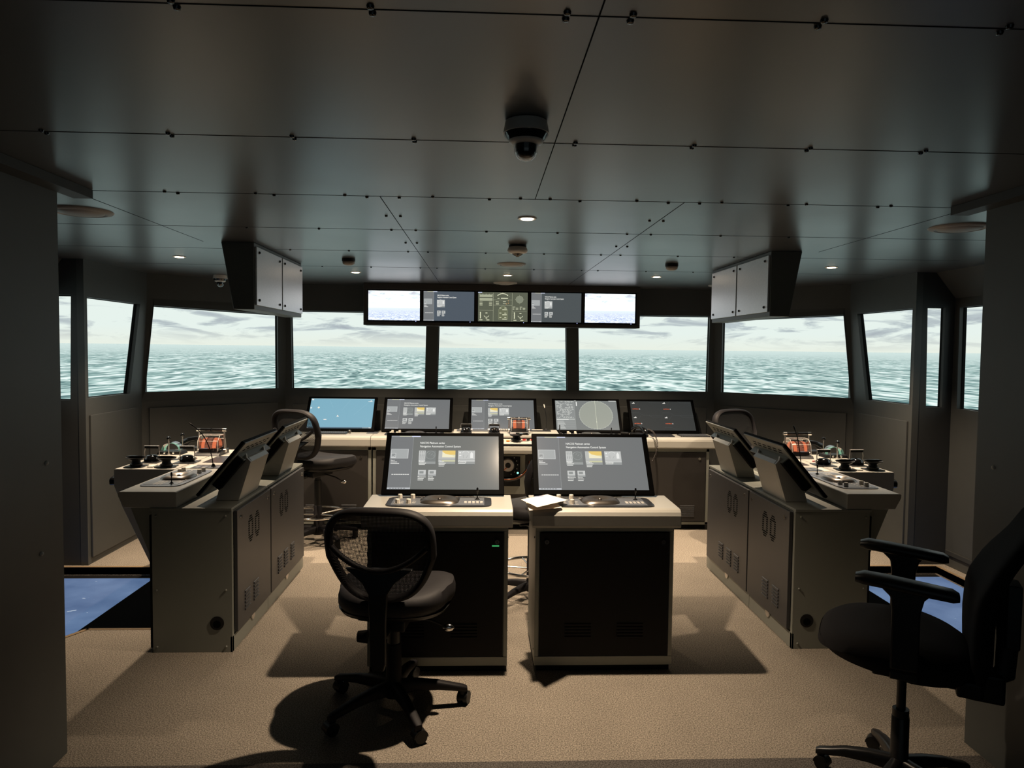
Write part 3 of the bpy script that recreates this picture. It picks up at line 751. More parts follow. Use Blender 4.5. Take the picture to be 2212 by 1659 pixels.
# ------------------------------------------------------------------ monitors, operator panels
def monitor(loc, rz, label, art, base_col, group, stand=None, tilt=.675, w_=.635):
    """27 inch glass-front monitor; local: bottom edge centre at origin, facing -Y, leaning back"""
    t = thing('monitor', label, 'monitor', loc, rz, group)
    X = RX(-tilt); h_ = .368
    MB(X).m(M_BEZEL).box(-w_/2-.004, w_/2+.004, 0, .016, -.006, h_+.004).obj('bezel', t, .003)
    MB(X).m(M_BLACKM).box(-w_/2+.05, w_/2-.05, .0225, .068, .07, h_-.095).obj('enclosure', t, .004)
    mt = MB(X).m(M_CAB).box(-w_/2+.008, w_/2-.008, .016, .022, .008, h_+.002)
    mt.m(M_SLOT)
    for j in range(6): mt.box(-.22+.075*j, -.175+.075*j, .0215, .0228, h_-.045, h_-.037).box(-.20+.075*j, -.155+.075*j, .0215, .0228, h_-.065, h_-.057)
    mt.obj('back_plate', t)
    MB(X).m(M_CAB).box(-w_/2+.06, w_/2-.06, .0225, .066, h_-.094, h_-.088).obj('top_ledge', t)
    sw, sh = w_-.048, h_-.040
    if art is not None:
        sc_ = MB(X).m(emis('screen_'+base_col, base_col, 1.0)).add([(-sw/2, -.0006, .022), (sw/2, -.0006, .022), (sw/2, -.0006, .022+sh), (-sw/2, -.0006, .022+sh)], [(0, 1, 2, 3)]).obj('screen', t)
        a = art(sw, sh); a.mb.v = [X @ (v+Vector((0, -.0006, .022+sh/2))) for v in a.mb.v]; a.obj('screen_graphics', sc_)
    if stand == 'side+' or stand == 'side-':
        sx = -.04 if stand == 'side+' else .04
        st = MB(T(sx, 0, 0)).m(M_DESK); pf = [(.188, -.055), (.066, -.055), (.10, .078), (.228, .202), (.232, .18), (.254, .157)]
        for a_, b__ in ((-.165, -.145), (.145, .165)): st.prism(pf, 'x', a_, b__)
        st.prism([(.188, -.055), (.17, -.055), (.225, .147), (.238, .172), (.254, .157)], 'x', -.145, .145)
        st.prism([(.254, .157), (.238, .177), (.228, .182), (.21, .167), (.225, .147)], 'x', -.145, .145)
        st.obj('stand', t, .002)
    elif stand is not None:
        MB().m(M_BLACK).prism([(.05, stand), (.11, stand), (.21, .13), (.165, .15)], 'x', -.16, .16).obj('stand', t)
    # cable loop under the enclosure
    MB(X).m(M_CORD).tube([(.12, .05, .085), (.125, .075, .067), (.12, .085, .055), (.10, .085, .062), (.09, .07, .08)], .006, 8).obj('cable', t)
    return t
def stand(parent_M, off, y0, y1, t, m_=None):
    """wedge pedestal: profile in (x,z) for the right-hand consoles"""
    pass
def oper_panel(t, X, off=(0, 0, 0), light=False):
    """operator panel: dark rounded plate, four knobs, trackball bowl, joystick (local x right, y away, z up)"""
    pm = MB(X, off).m(M_PANELD if not light else mat('panel_bluegrey', '666e7c', .35))
    pts = [(x, y) for x, y in se(.262, .113, 7, 48)]
    pm.loft([[(x, y, 0) for x, y in pts], [(x, y, .004) for x, y in pts]], smooth=False)
    p = pm.obj('operator_panel', t)
    sub = MB(X, off).m(M_PANEL)
    sub.box(-.235, -.10, -.09, .07, .004, .0052).box(.10, .225, -.09, .085, .004, .0052).box(-.10, .10, -.085, .01, .004, .0050)
    sub.m(M_LABEL)
    for i in range(4):
        for j in range(3): sub.box(-.225+.03*i, -.207+.03*i, -.07+.03*j, -.066+.03*j, .0052, .0058)
    for i in range(5):
        for j in range(3): sub.box(.125+.02*i, .138+.02*i, -.045+.018*j, -.036+.018*j, .0052, .0056)
    sub.box(-.10, -.07, .075, .079, .004, .0056).box(.06, .09, .075, .079, .004, .0056)
    sub.obj('key_markings', p)
    for (x, y) in ((-.205, -.052), (-.150, -.052), (-.205, .066), (-.140, .066)):
        kb = MB(X, off).m(M_KNOB); k = 20
        kb.loft([[((1.0 if i % 2 else .9)*r*math.cos(2*PI*i/k)+x, (1.0 if i % 2 else .9)*r*math.sin(2*PI*i/k)+y, z) for i in range(k)] for r, z in ((.0125, .005), (.0115, .025), (.0095, .027))], smooth=False)
        kb.obj('knob', p)
    b = MB(X, off).m(M_BRONZE); rings = []
    for k_, z, n in ((1.0, .004, 3.2), (.97, .010, 3), (.86, .018, 2.8), (.74, .0225, 2.5), (.66, .0225, 2.3), (.52, .017, 2), (.38, .011, 2), (.25, .009, 2)):
        rings.append([(x, y+.005, z) for x, y in se(.098*k_, .086*k_, n, 48)])
    b.loft(rings); bowl = b.obj('trackball_bowl', p)
    MB(X, off).m(M_BRONZE).sphere((0, .005, .0125), .0100, 20, 12).obj('trackball', p)
    j = MB(X, off).m(M_BLACKG).lathe([(.014, .005), (.008, .009), (.003, .014), (.0025, .04), (.005, .046), (.0052, .062), (.003, .066)], (.19, .045, 0), 16)
    j.obj('joystick', p)
def louver(mb, x, z, n, w_, X=None, p=.012, d=.005):
    # one pressed field of louvres: a saw-tooth sheet
    prof = [(.002, z), (.002, z+n*p)]
    for i in range(n-1, -1, -1): prof += [(-.0006, z+i*p+p), (-.0006, z+i*p+.80*p), (-d*.7, z+i*p+.72*p), (-d, z+i*p+.55*p), (-d, z+i*p+.30*p), (-d*.6, z+i*p+.16*p), (-.0006, z+i*p+.1*p)]
    mb.prism(prof, 'x', x-w_/2, x+w_/2, X=X)
def lock(X, off, x, z, parent, led=False):
    m_ = MB(X, off).m(M_CHROME).cyl((x, .0, z), (x, -.006, z), .012, .011, 20); m_.m(M_BLACK).box(x-.002, x+.002, -.0068, -.006, z-.006, z+.006)
    return m_.obj('lock', parent)

# ------------------------------------------------------------------ the two middle consoles
def mid_console(cx, label, led, side):
    off = (cx, 3.5, 0); t = thing('console', label, 'console', off, group='middle consoles')
    b = MB().m(M_CAB); w_ = .345
    b.box(-w_, w_, .012, .48, .03, .735).box(-w_, w_, 0, .012, .03, .075).box(-w_, w_, 0, .012, .705, .735).box(-w_, -w_+.02, 0, .012, .075, .705).box(w_-.02, w_, 0, .012, .075, .705)
    b.m(M_BLACKM).box(-w_+.01, w_-.01, .01, .47, 0, .03)
    b.m(M_CAB)
    for y in (.06, .42):
        for z in (.09, .66): b.cyl((-w_, y, z), (-w_-.004, y, z), .006, .004, 10); b.cyl((w_, y, z), (w_+.004, y, z), .006, .004, 10)
    b.obj('cabinet', t, .002)
    d = MB().m(M_DOORD).box(-w_+.024, w_-.024, -.008, .010, .08, .70).obj('door', t, .002)
    for x in (-.13, .13):
        lv = MB().m(M_DOORD); louver(lv, x, .17, 5, .13, X=T(0, -.008, 0), p=.016); lv.obj('louvre', d)
    lx = (w_-.055,) if side < 0 else (-w_+.055, w_-.055)
    for x in lx: lock(T(0, -.008, 0), (0, 0, 0), x, .655, d)
    if led: MB().m(emis('green_led', '3f9a5c', 1)).box(w_-.08, w_-.045, -.011, -.0085, .632, .638).obj('green_strip', d)
    top = MB().m(M_DESK); W = .365
    top.prism([(.50, .735), (-.05, .735), (-.057, .745), (-.057, .795), (-.05, .812), (-.038, .822), (-.02, .826), (.285, .828), (.285, .79), (.50, .77)], 'x', -W, W)
    top.obj('worktop', t, .003)
    oper_panel(t, T(0 if side < 0 else -.01, .105, .8275))
    return t
mid_console(-.405, 'light console with a dark door, left of the two middle consoles', True, -1)
mid_console(.42, 'light console with a dark door, right of the two middle consoles', False, 1)
A3 = lambda w_, h_: nacos(w_, h_, 3)
monitor((-.396, 3.74, .845), 0, 'large monitor with menu page on the left middle console', A3, '6f7270', 'menu monitors', -.050)
monitor((.402, 3.74, .845), 0, 'large monitor with menu page on the right middle console', A3, '707374', 'menu monitors', -.050)
# papers
for i, (pts, z, lb) in enumerate((([(.035, 3.395), (.20, 3.46), (.17, 3.66), (.03, 3.61)], .832, 'lower white sheet under the upper paper, right middle console'),
                                  ([(.07, 3.36), (.235, 3.525), (.145, 3.665), (.002, 3.535)],   .8555, 'upper white sheet with blue mark lying across the right console corner'))):
    c_ = (.12, 3.53, z); mb = MB(off=c_).m(M_PAPER); mb.prism(pts, 'z', z, z+.0012)
    t = thing('paper_sheet', lb, 'paper', c_)
    mb.obj('sheet', t)
    if i: MB(off=c_).m(M_PAPERB).prism([(.085, 3.595), (.13, 3.62), (.12, 3.635), (.075, 3.61)], 'z', z+.0013, z+.0016).obj('blue_mark', t)

# ------------------------------------------------------------------ front console row
WT = .83
units = [(-1.83, -1.16, 'door', 'far left'), (-1.15, -.47, 'door', 'second from the left'), (-.46, .48, 'plain', 'in the middle under the engine telegraph'), (.49, 1.16, 'door', 'fourth from the left'), (1.17, 1.84, 'door', 'far right')]
for x0, x1, kd, lb in units:
    cx = (x0+x1)/2; t = thing('front_cabinet', 'front row cabinet under the long worktop, '+lb, 'cabinet', (cx, 6.31, 0), group='front row cabinets')
    hw = (x1-x0)/2-.002
    b = MB().m(M_CAB).box(-hw, hw, .012, .60, .05, .733).box(-hw, -hw+.028, 0, .012, .05, .733).box(hw-.028, hw, 0, .012, .05, .733).box(-hw, hw, 0, .012, .705, .733).box(-hw, hw, 0, .012, .05, .075)
    b.m(M_BLACKM).box(-hw+.01, hw-.01, .05, .55, 0, .05); b.obj('body', t, .002)
    d = MB().m(M_DOORF).box(-hw+.031, hw-.031, -.006, .010, .08, .70).obj('door', t, .002)
    for x in (-.17, .14):
        lv = MB().m(M_DOOR); louver(lv, x, .12, 6, .13, X=T(0, -.006, 0), p=.018); lv.obj('louvre', d)
    if kd == 'door':
        lock(T(0, -.006, 0), (0, 0, 0), hw-.09, .645, d)
        if lb.startswith('second') or lb.startswith('fourth'): lock(T(0, -.006, 0), (0, 0, 0), -hw+.09, .645, d)
t = thing('worktop', 'long cream worktop of the front console row', 'worktop', (0, 6.45, .74), group=None)
for a, b in ((-1.88, -1.1665), (-1.1635, 1.163), (1.166, 1.91)):
    prof = [(6.93, .736), (6.285, .736), (6.278, .745), (6.278, .80), (6.285, .817), (6.30, .827), (6.32, WT), (6.62, WT), (6.62, WT-.02), (6.93, WT-.02)]
    MB(off=(0, 6.45, .74)).m(M_DESK).prism(prof, 'x', a, b).obj('worktop_section', t, .003)
t = thing('centre_pedestal', 'raised sloping control pedestal in the middle of the front row', 'console', (.02, 6.3, .74))
off = (.02, 6.3, .74)
MB(off=off).m(M_DESK).prism([(6.57, .866), (6.24, .852), (6.235, .8308), (6.57, .8308)], 'x', -.45, .49).obj('upper_deck', t, .003)
MB(off=off).m(M_DESK).prism([(6.276, .829), (6.12, .80), (6.06, .775), (6.05, .745), (6.05, .7165), (6.276, .7165)], 'x', -.24, .28).obj('lower_deck', t, .003)
b_ = MB(off=off)
for i, (x, m_) in enumerate(((-.12, M_WHITE), (-.07, M_WHITE), (-.02, M_RED), (.03, M_ORANGE), (-.17, M_ORANGE), (.172, M_RED), (.207, M_BLACK), (.242, M_RED))):
    y = 6.16 if i < 5 else 6.20; z = .8085 if i < 5 else .816
    b_.m(m_).box(x-.014, x+.014, y-.012, y+.012, z-.004, z+.010)
b_.obj('push_buttons', t, .001)
MB(off=off).m(M_PANELD).box(-.22, .26, 6.066, 6.10, .783, .796).obj('dark_strip', t)
pp = MB(off=off).m(M_PANELD).box(-.04, .43, 6.46, 6.56, .860, .868); pp.m(M_PANEL).box(-.42, -.10, 6.44, 6.56, .860, .868)
for i in range(12):
    for j in range(3): pp.m(M_LABEL).box(-.02+.02*i, -.008+.02*i, 6.47+.028*j, 6.486+.028*j, .868, .875)
pp.m(M_LABEL).box(.26, .36, 6.525, 6.555, .868, .871)
pp.obj('keypad', t)
# items on the front row
def keyboard(x0, x1, y0, y1, z, label, skew=0):
    c_ = ((x0+x1)/2, y0, z); t = thing('keyboard', label, 'keyboard', c_)
    MB(off=c_).m(M_PANELD).prism([(x0, y0), (x1, y0), (x1+skew, y1), (x0+skew, y1)], 'z', z, z+.008).obj('base', t, .001)
    k_ = MB(off=c_).m(M_PANEL); n = int((x1-x0)/.02)
    for i in range(n):
        for j in range(5):
            xx = x0+.012+i*(x1-x0-.02)/n; yy = y0+.012+j*(y1-y0-.02)/5
            k_.box(xx, xx+.013, yy, yy+.018, z+.008, z+.0125)
    k_.obj('keys', t)
    return t
kb = keyboard(-1.76, -1.40, 6.41, 6.565, WT+.0005, 'black keyboard with trackball below the blue desktop monitor')
MB(off=(-1.58, 6.43, WT)).m(M_BRONZE).sphere((-1.385, 6.52, WT+.0175), .016).obj('trackball', kb)
keyboard(1.60, 1.87, 6.385, 6.53, WT+.0005, 'black keyboard at the far right end of the front worktop')
c_ = (1.42, 6.45, WT); tag(MB(off=c_).m(M_PANELD).prism([(1.33, 6.37), (1.54, 6.37), (1.56, 6.59), (1.35, 6.59)], 'z', WT+.0005, WT+.006).obj('desk_pad', None, .001), 'dark flat pad beside the phone on the front worktop', 'pad')
c_ = (-1.18, 6.55, WT); tag(MB(off=c_).m(M_PANEL).box(-1.235, -1.135, 6.49, 6.60, WT+.0005, WT+.003).obj('name_plate'), 'small grey plate between the two left front monitors', 'plate')
for x, lb in ((-.80, 'left'), (.80, 'right')):
    t = thing('control_panel', 'operator panel with knobs and trackball, %s part of the front worktop' % lb, 'control panel', (x, 6.50, WT), group='front operator panels')
    oper_panel(t, T(0, -.03, .0005))
fm = [(-1.50, 'blue desktop with a few icons, far left of the front row', desktop, '7fb0c4', 'front monitors'),
      (-.792, 'menu page with three tiles, second from left in the front row', A3, '707375', 'front monitors'),
      (-.002, 'menu page behind the engine telegraph, middle of the front row', lambda a, b: nacos(a, b, 2), '6c7072', 'front monitors'),
      (.79, 'round radar picture, fourth in the front row', radar, '7b7f7e', 'front monitors'),
      (1.508, 'four small orange words on near-black, far right of the front row', ntpro, '343737', 'front monitors')]
for x, lb, art, col, g in fm:
    monitor((x, 6.587, .846), 0, 'monitor showing '+lb, art, col, g, -.0345)

def telegraph(loc, rz, label, lh=.165):
    """engine telegraph: lit orange drum under a clear cover between two lever posts; local facing -Y"""
    t = thing('engine_telegraph', label, 'engine telegraph', loc, rz)
    MB().m(M_BLACK).prism([(-.10, 0), (.10, 0), (.10, .03), (-.08, .02)], 'x', -.085, .085).obj('base', t, .003)
    MB().m(M_BLACKG).prism([(-.075, .024), (.06, .032), (.05, .05), (-.06, .045)], 'x', -.065, .065).obj('drum_seat', t, .002)
    dr = MB().m(emis('drum_orange', 'f07c50', .9)); k = 24
    def ring(x, r): return [(x, r*math.cos(PI*i/k)*1.0, .05+r*math.sin(PI*i/k)) for i in range(k+1)]
    dr.loft([ring(-.05, .062), ring(-.026, .066)], cap=False, closed=False); dr.loft([ring(.026, .066), ring(.05, .062)], cap=False, closed=False)
    dr.m(emis('drum_mid', '9a5f4a', .7)).loft([ring(-.026, .064), ring(.026, .064)], cap=False, closed=False)
    dr.m(emis('drum_tick', '4a1c10', .8))
    for i in range(2, 12):
        a = PI-PI*i/14
        for x0, x1 in ((-.024, -.012), (.012, .024)):
            y, z = .0652*math.cos(a), .05+.0652*math.sin(a); dr.box(x0, x1, y-.001, y+.001, z-.0015, z+.0015)
    dr.obj('lit_drum', t)
    cv = MB().m(M_GLASSCLR); pr = [(-.085, .03), (-.075, .10), (-.035, .135), (.035, .135), (.075, .10), (.085, .03)]
    for a, b in zip(pr, pr[1:]): cv.add([(-.068, *a), (.068, *a), (.068, *b), (-.068, *b)], [(0, 1, 2, 3)])
    for x in (-.068, .068): cv.add([(x, *p) for p in pr], [tuple(range(len(pr)))])
    cv.obj('clear_cover', t)
    ed = MB().m(M_WHITE)
    for x in (-.068, .068): ed.tube([(x, *p) for p in pr], .0014, 6)
    for p in pr[1:5]: ed.tube([(-.068, *p), (.068, *p)], .0012, 6)
    ed.obj('cover_edges', t)
    for s in (-1, 1):
        lv = MB().m(M_STEEL).cyl((s*.088, 0, .02), (s*.088, 0, lh), .0055).cyl((s*.088-.006, 0, .025), (s*.088+.010, 0, .025), .013)
        lv.m(M_CHROME).cyl((s*.076, 0, lh+.005), (s*.102, 0, lh+.005), .0115); lv.m(M_BLACKG).cyl((s*.076, 0, lh+.005), (s*.006, 0, lh+.005), .010)
        lv.obj('lever', t)
    return t
telegraph((.132, 6.345, .8610), 0, 'engine telegraph with lit orange drum in front of the middle front monitor', .125)
# black docked lever in front of it
t = thing('docking_controller', 'black turning handle in front of the middle engine telegraph', 'control lever', (.10, 6.172, .824))
MB().m(M_BLACK).lathe([(.045, 0), (.042, .012), (.028, .016), (.028, .026), (.05, .034), (.05, .042), (.03, .046)], k=28).obj('base', t)
MB().m(M_BLACKG).tube([(0, 0, .05), (.05, -.01, .052), (.10, -.012, .05)], .011, 10).obj('grip', t)
MB().m(M_BLACK).box(.02, .035, -.055, -.03, 0.0, .03).obj('stem', t)
def u_lever(loc, rz, label, plate=.12, fh=.105):
    """azimuth lever: dark base plate, black dome, U-shaped steel frame with a bar"""
    t = thing('azimuth_lever', label, 'control lever', loc, rz, 'azimuth levers with steel frames')
    MB().m(M_PANELD).box(-plate/2, plate/2, -plate/2, plate/2, 0, .005).obj('base_plate', t, .001)
    MB().m(M_BLACKG).lathe([(.047, .005), (.047, .022), (.044, .026), (.040, .038), (.028, .046), (.012, .049), (.002, .0495)], k=32).obj('dome', t)
    fr = MB().m(M_STEEL)
    for s in (-1, 1):
        fr.tube([(s*.045, 0, .025), (s*.047, 0, .06), (s*.043, 0, fh)], .0035, 8).cyl((s*.042, 0, .027), (s*.056, 0, .027), .009)
    fr.box(-.046, .046, -.007, .007, fh-.002, fh+.002)
    fr.m(M_BLACK).box(-.042, .042, -.006, .006, fh-.015, fh-.002); fr.obj('frame', t)
    return t
u_lever((-.335, 6.36, .8605), 0, 'azimuth lever with steel frame on the middle pedestal, left one', .1, .076)
u_lever((-.085, 6.36, .8605), 0, 'azimuth lever with steel frame on the middle pedestal, beside the telegraph', .1, .076)
def goose(base, top, mid, label):
    t = thing('microphone', label, 'microphone', base, group=None)
    p = [Vector(base), Vector(mid), Vector(top)]; pts = []
    for i in range(15):
        u = i/14; a = p[0].lerp(p[1], u); b = p[1].lerp(p[2], u); pts.append(tuple(a.lerp(b, u)))
    MB(off=base).m(M_BLACK).lathe([(.014, 0), (.010, .01), (.006, .018)], base, 16).obj('foot', t)
    MB(off=base).m(M_BLACK).tube(pts, .0032, 8).obj('gooseneck', t)
    d = (Vector(pts[-1])-Vector(pts[-2])).normalized(); e = Vector(pts[-1])
    MB(off=base).m(M_BLACK if label.find('front') < 0 else M_WHITE).tube([tuple(e), tuple(e+d*.02), tuple(e+d*.035)], [.0045, .006, .003], 10).obj('capsule', t)
goose((.388, 6.50, .8715), (.371, 6.47, 1.075), (.395, 6.46, .98), 'thin gooseneck microphone between the middle and radar monitors, front row')
# phone handset on its cradle
def handset(loc, rz, label, upright=False):
    t = thing('telephone', label, 'telephone', loc, rz)
    MB().m(M_BLACK).box(-.045, .045, -.09, .09, 0, .025).obj('cradle', t, .006)
    pts = [(0, -.105, .035), (0, -.095, .055), (0, -.05, .078), (0, 0, .085), (0, .05, .078), (0, .095, .055), (0, .105, .035)]
    MB().m(M_BLACKG).tube(pts, [(.027, .018), (.028, .022), (.018, .012), (.016, .011), (.018, .012), (.028, .022), (.027, .018)], 14, rz=(1, 0, 0)).obj('handset', t)
    return t
hs = handset((1.225, 6.42, WT+.001), .35, 'black telephone handset on the front worktop, cord hanging over the edge')
cord = []
for i in range(240):
    u = i/239; p = [Vector((.04, -.08, .07)), Vector((.04, -.22, .08)), Vector((.07, -.26, -.08)), Vector((0, -.22, -.2))]
    a = [p[j].lerp(p[j+1], u) for j in range(3)]; b = [a[j].lerp(a[j+1], u) for j in range(2)]; c_ = b[0].lerp(b[1], u)
    th = u*2*PI*28; cord.append(tuple(c_+Vector((math.cos(th)*.006, math.sin(th)*.004, math.sin(th)*.004))))
MB().m(M_CORD).tube(cord, .0028, 5).obj('coiled_cord', hs)
c_ = (1.10, 6.44, WT); t = thing('clip_holder', 'small black and green holder left of the telephone', 'holder', c_)
MB().m(M_BLACK).box(-.035, .035, -.02, .02, 0, .035, X=RZ(-.5)).obj('body', t, .005)
t = thing('radio_antenna', 'short black antenna with small knobs left of the radar panel', 'antenna', (.502, 6.40, WT))
MB().m(M_BLACK).box(-.008, .032, -.02, .02, .001, .012).cyl((0, 0, .005), (0, 0, .10), .006, .004).sphere((.012, 0, .022), .010).sphere((.026, -.01, .018), .009).obj('body', t)

# steering stand under the middle pedestal
off = (.01, 6.14, .36); t = thing('steering_stand', 'grey steering stand with a dark dial panel under the middle worktop', 'steering stand', off)
MB(off=off).m(M_CAB).box(-.17, .178, 6.115, 6.285, .36, .70).box(-.2, .2, 6.13, 6.285, .70, .715).obj('body', t, .004)
MB(off=off).m(M_BLACKG).box(-.145, .135, 6.105, 6.114, .43, .685).obj('dial_panel', t, .002)
MB(off=off).m(M_STEEL).cyl((.03, 6.104, .612), (.03, 6.086, .612), .058, .05, 40).obj('dial', t)
MB(off=off).m(M_BLACK).cyl((.03, 6.0855, .612), (.03, 6.078, .612), .024, .02, 24).obj('dial_hub', t)
pk = MB(off=off).m(emis('pilot_green', '8fe0cf', 1.5)).cyl((.115, 6.104, .545), (.115, 6.10, .545), .009)
pk.m(M_LABEL)
for i in range(9):
    a = math.radians(-70+24*i); pk.box(.03+.083*math.cos(a)-.003, .03+.083*math.cos(a)+.003, 6.103, 6.1045, .612+.083*math.sin(a)-.003, .612+.083*math.sin(a)+.003) if .612+.083*math.sin(a) < .68 else None
pk.obj('pilot_light', t)
pts = [(.03+.185*math.cos(a), 6.075, .655+.165*math.sin(a)) for a in [-.03-(PI-.06)*i/30 for i in range(31)]]
MB(off=off).m(M_BLACKG).tube(pts, .014, 10).obj('wheel_rim', t)
MB(off=off).m(mat('orange_lit_line', 'b5623a', .3, metal=.8)).tube([(p[0]*.98, 6.062, p[2]+.004) for p in pts], .003, 6).tube([(.03, 6.085, .60), (-.06, 6.08, .53), (-.08, 6.075, .51)], .004, 6).obj('orange_lit_line', t)  # orange-lit lines of the half wheel; their light is put into the metal colour

# ------------------------------------------------------------------ the side consoles
LAB = {-1: 'left', 1: 'right'}
for s in (-1, 1):
    S = MIR(s); nm = LAB[s]
    def mb_(): return MB(S, off)
    for di, (c0, c1, y0, y1, grp) in enumerate(((3.75, 4.370, 3.775, 4.362, (3.93, 4.08)), (4.3705, 5.226, 4.380, 5.172, (4.56, 4.70, 4.86)))):
        off = (s*1.7, (c0+c1)/2, 0)
        t = thing('console_cabinet', '%s cabinet of the %s side console, dark door facing the middle of the room' % (('near', 'far')[di], nm), 'cabinet', off, group='side console cabinets')
        b = mb_().m(M_CAB).box(1.497, 1.897, c0, c1, 0, .748).box(1.488, 1.905, c0-(.004 if di == 0 else 0), c1, .748, .762)
        b.box(1.488, 1.50, c0, c0+(.022 if di == 0 else .006), 0, .748).box(1.488, 1.50, c0, c1, 0, .085)
        b.obj('body', t, .002)
        if di == 0:
            for x in (1.52, 1.875):
                for z in (.03, .33, .72): mb_().m(M_CAB).sphere((x, 3.7485, z), .006, 12, 8).obj('end_screw', t)
            hc = mb_().m(M_BLACK).cyl((1.567, 3.749, .155), (1.567, 3.746, .155), .036, k=32); hc.m(M_SLOT).cyl((1.567, 3.7455, .15), (1.567, 3.744, .15), .02, k=20); hc.obj('cable_hole', t)
        mb_().m(M_BLACKM).box(1.898, 1.915, c0+.015, c1-.005, .02, .72).obj('cable_duct', t)
        d = mb_().m(M_DOOR).box(1.468, 1.4875, y0, y1, .10, .742).obj('door', t, .002)
        X = S @ T(1.468, 0, 0) @ RZ(-PI/2)     # local x -> -y ; local -y -> -x
        for y in grp:
            lv = MB(X, off).m(M_DOOR); louver(lv, -y, .17, 6, .085, p=.019, d=.006); lv.obj('louvre', d)
        gr = MB(X, off).m(M_SLOT); gy = (y0+y1)/2-(.02 if di == 0 else .12)
        for k_ in (-1, 1):
            for r_ in range(12):
                z = .525+r_*.0125; q = abs(r_-5.5)
                hw = .040 if q < 3.6 else .040-(q-3.0)*.0085
                if q < 2.9:
                    for e in (-1, 1): gr.box(-gy+k_*.056+e*.029-.011, -gy+k_*.056+e*.029+.011, -.0008, .0, z, z+.007)
                else: gr.box(-gy+k_*.056-hw, -gy+k_*.056+hw, -.0008, 0, z, z+.007)
        gr.obj('grille', d)
        for y in (y0+.055, y1-.055): lock(X, off, -y, .70, d)
        MB(X, off).m(M_STEEL).cyl((-(y0+y1)/2, .012, .085), (-(y0+y1)/2, .018, .085), .028, k=24).obj('finger_pull', d)
    off = (s*2.0, 4.5, .76)
    t = thing('worktop', 'cream worktop with lever wing on the %s side console' % nm, 'worktop', off)
    dk = mb_().m(M_DESK)
    prof = [(1.77, .7625), (1.77, .842), (1.775, .846), (2.060, .846), (2.067, .840), (2.066, .822), (2.035, .7625)]
    dk.prism(prof, 'y', 3.75, 5.31)
    dk.obj('worktop', t, .003)
    mb_().m(M_DESK).prism([(2.0675, .846), (2.428, .846), (2.434, .84), (2.434, .742), (2.386, .612), (2.13, .06), (2.07, .0), (1.95, .0), (1.95, .76), (2.036, .76), (2.0675, .822)], 'y', 4.445, 5.31).obj('lever_wing', t, .003)
    mb_().m(M_CAB).prism([(1.916, .76), (2.03, .76), (1.930, .50), (1.916, .48)], 'y', 3.80, 4.44).obj('apron', t, .002)
    hr = mb_().m(M_BLACKG); hr.loft([[(2.434, y, z) for y, z in se(.30, .028, 8, 32)] and [(x_, 4.86+yy, .757+zz) for yy, zz in se(.37*q_, .036*q_, 4, 40)] for x_, q_ in ((2.436, 1), (2.485, 1), (2.50, .92), (2.508, .75))], True)
    hr.obj('arm_pad', t, .004)
    # operator panel on the desk; the operator stands on the outer side facing the middle of the room
    oper_panel(t, T(s*1.925, 4.145, .8465) @ RZ(PI/2*s), off, True)
    pn = mb_().m(M_PANELD).box(1.80, 1.99, 4.47, 4.60, .846, .8485).box(1.79, 2.0, 4.70, 4.98, .846, .8485); pn.m(M_LABEL).box(1.99, 2.03, 4.47, 4.60, .846, .8485)
    pn.m(M_PANEL)
    for i in range(4): pn.box(1.81+.045*i, 1.845+.045*i, 4.49, 4.57, .8485, .8492)
    pn.m(M_RED).box(2.10, 2.125, 4.86, 4.875, .846, .852).m(M_PAPER).box(2.135, 2.20, 4.86, 4.875, .846, .850).m(M_PANELD).box(2.13, 2.25, 4.80, 4.85, .846, .849).box(2.28, 2.38, 4.80, 4.85, .846, .849)
    pn.m(M_LABEL).box(2.225, 2.26, 4.50, 4.57, .846, .853)
    pn.obj('flush_panels', t)
    for k_, yc in enumerate((4.135, 4.905)):
        pos = ('near', 'far')[k_]
        mloc = (s*1.70, yc, .818)
        monitor(mloc, (PI/2 if s > 0 else -PI/2), 'tilted monitor seen from behind, %s one on the %s side console' % (pos, nm), None, '303030', 'side console monitors', 'side+' if s > 0 else 'side-', tilt=.70, w_=.60)
    # levers on the wing
    for x, y, lb in ((2.157, 4.535, 'inner'), (2.342, 4.535, 'outer')):
        q = thing('thruster_controller', 'black saucer-shaped knob, %s one at the front edge of the %s lever wing' % (lb, nm), 'control knob', (s*x, y, .8465), group='black saucer knobs')
        MB().m(M_PANELD).box(-.055, .055, -.05, .05, 0, .006).obj('base_plate', q, .001)
        MB().m(M_BLACK).lathe([(.036, .006), (.036, .018), (.028, .02), (.024, .036), (.045, .048), (.057, .054), (.058, .059), (.052, .058), (.03, .054), (.005, .053)], k=32).obj('saucer', q)
        MB().m(M_BLACKG).tube([(-.058, 0, .058), (-.03, 0, .060), (.03, 0, .060), (.058, 0, .058)], [.006, .009, .009, .006], 8).obj('grip', q)
    u_lever((s*2.10, 4.71, .8465), 0, 'azimuth lever with steel frame, inner one on the %s lever wing' % nm, .13)
    u_lever((s*2.325, 4.71, .8465), 0, 'azimuth lever with steel frame, outer one on the %s lever wing' % nm, .11)
    q = thing('thruster_lever_unit', 'twin ball levers with a clear half-round scale on the %s lever wing' % nm, 'control levers', (s*2.355, 5.09, .8465))
    MB().m(M_BLACK).prism([(-.085, 0), (.085, 0), (.075, .022), (-.075, .022)], 'y', -.055, .055).obj('base', q, .003)
    g = MB().m(M_GLASSCLR); n_ = 20
    def hr_(y, r): return [(r*math.cos(PI*i/n_), y, .022+r*math.sin(PI*i/n_)) for i in range(n_+1)]
    g.loft([hr_(-.035, .062), hr_(.035, .062)], cap=False, closed=False); g.obj('clear_arch', q)
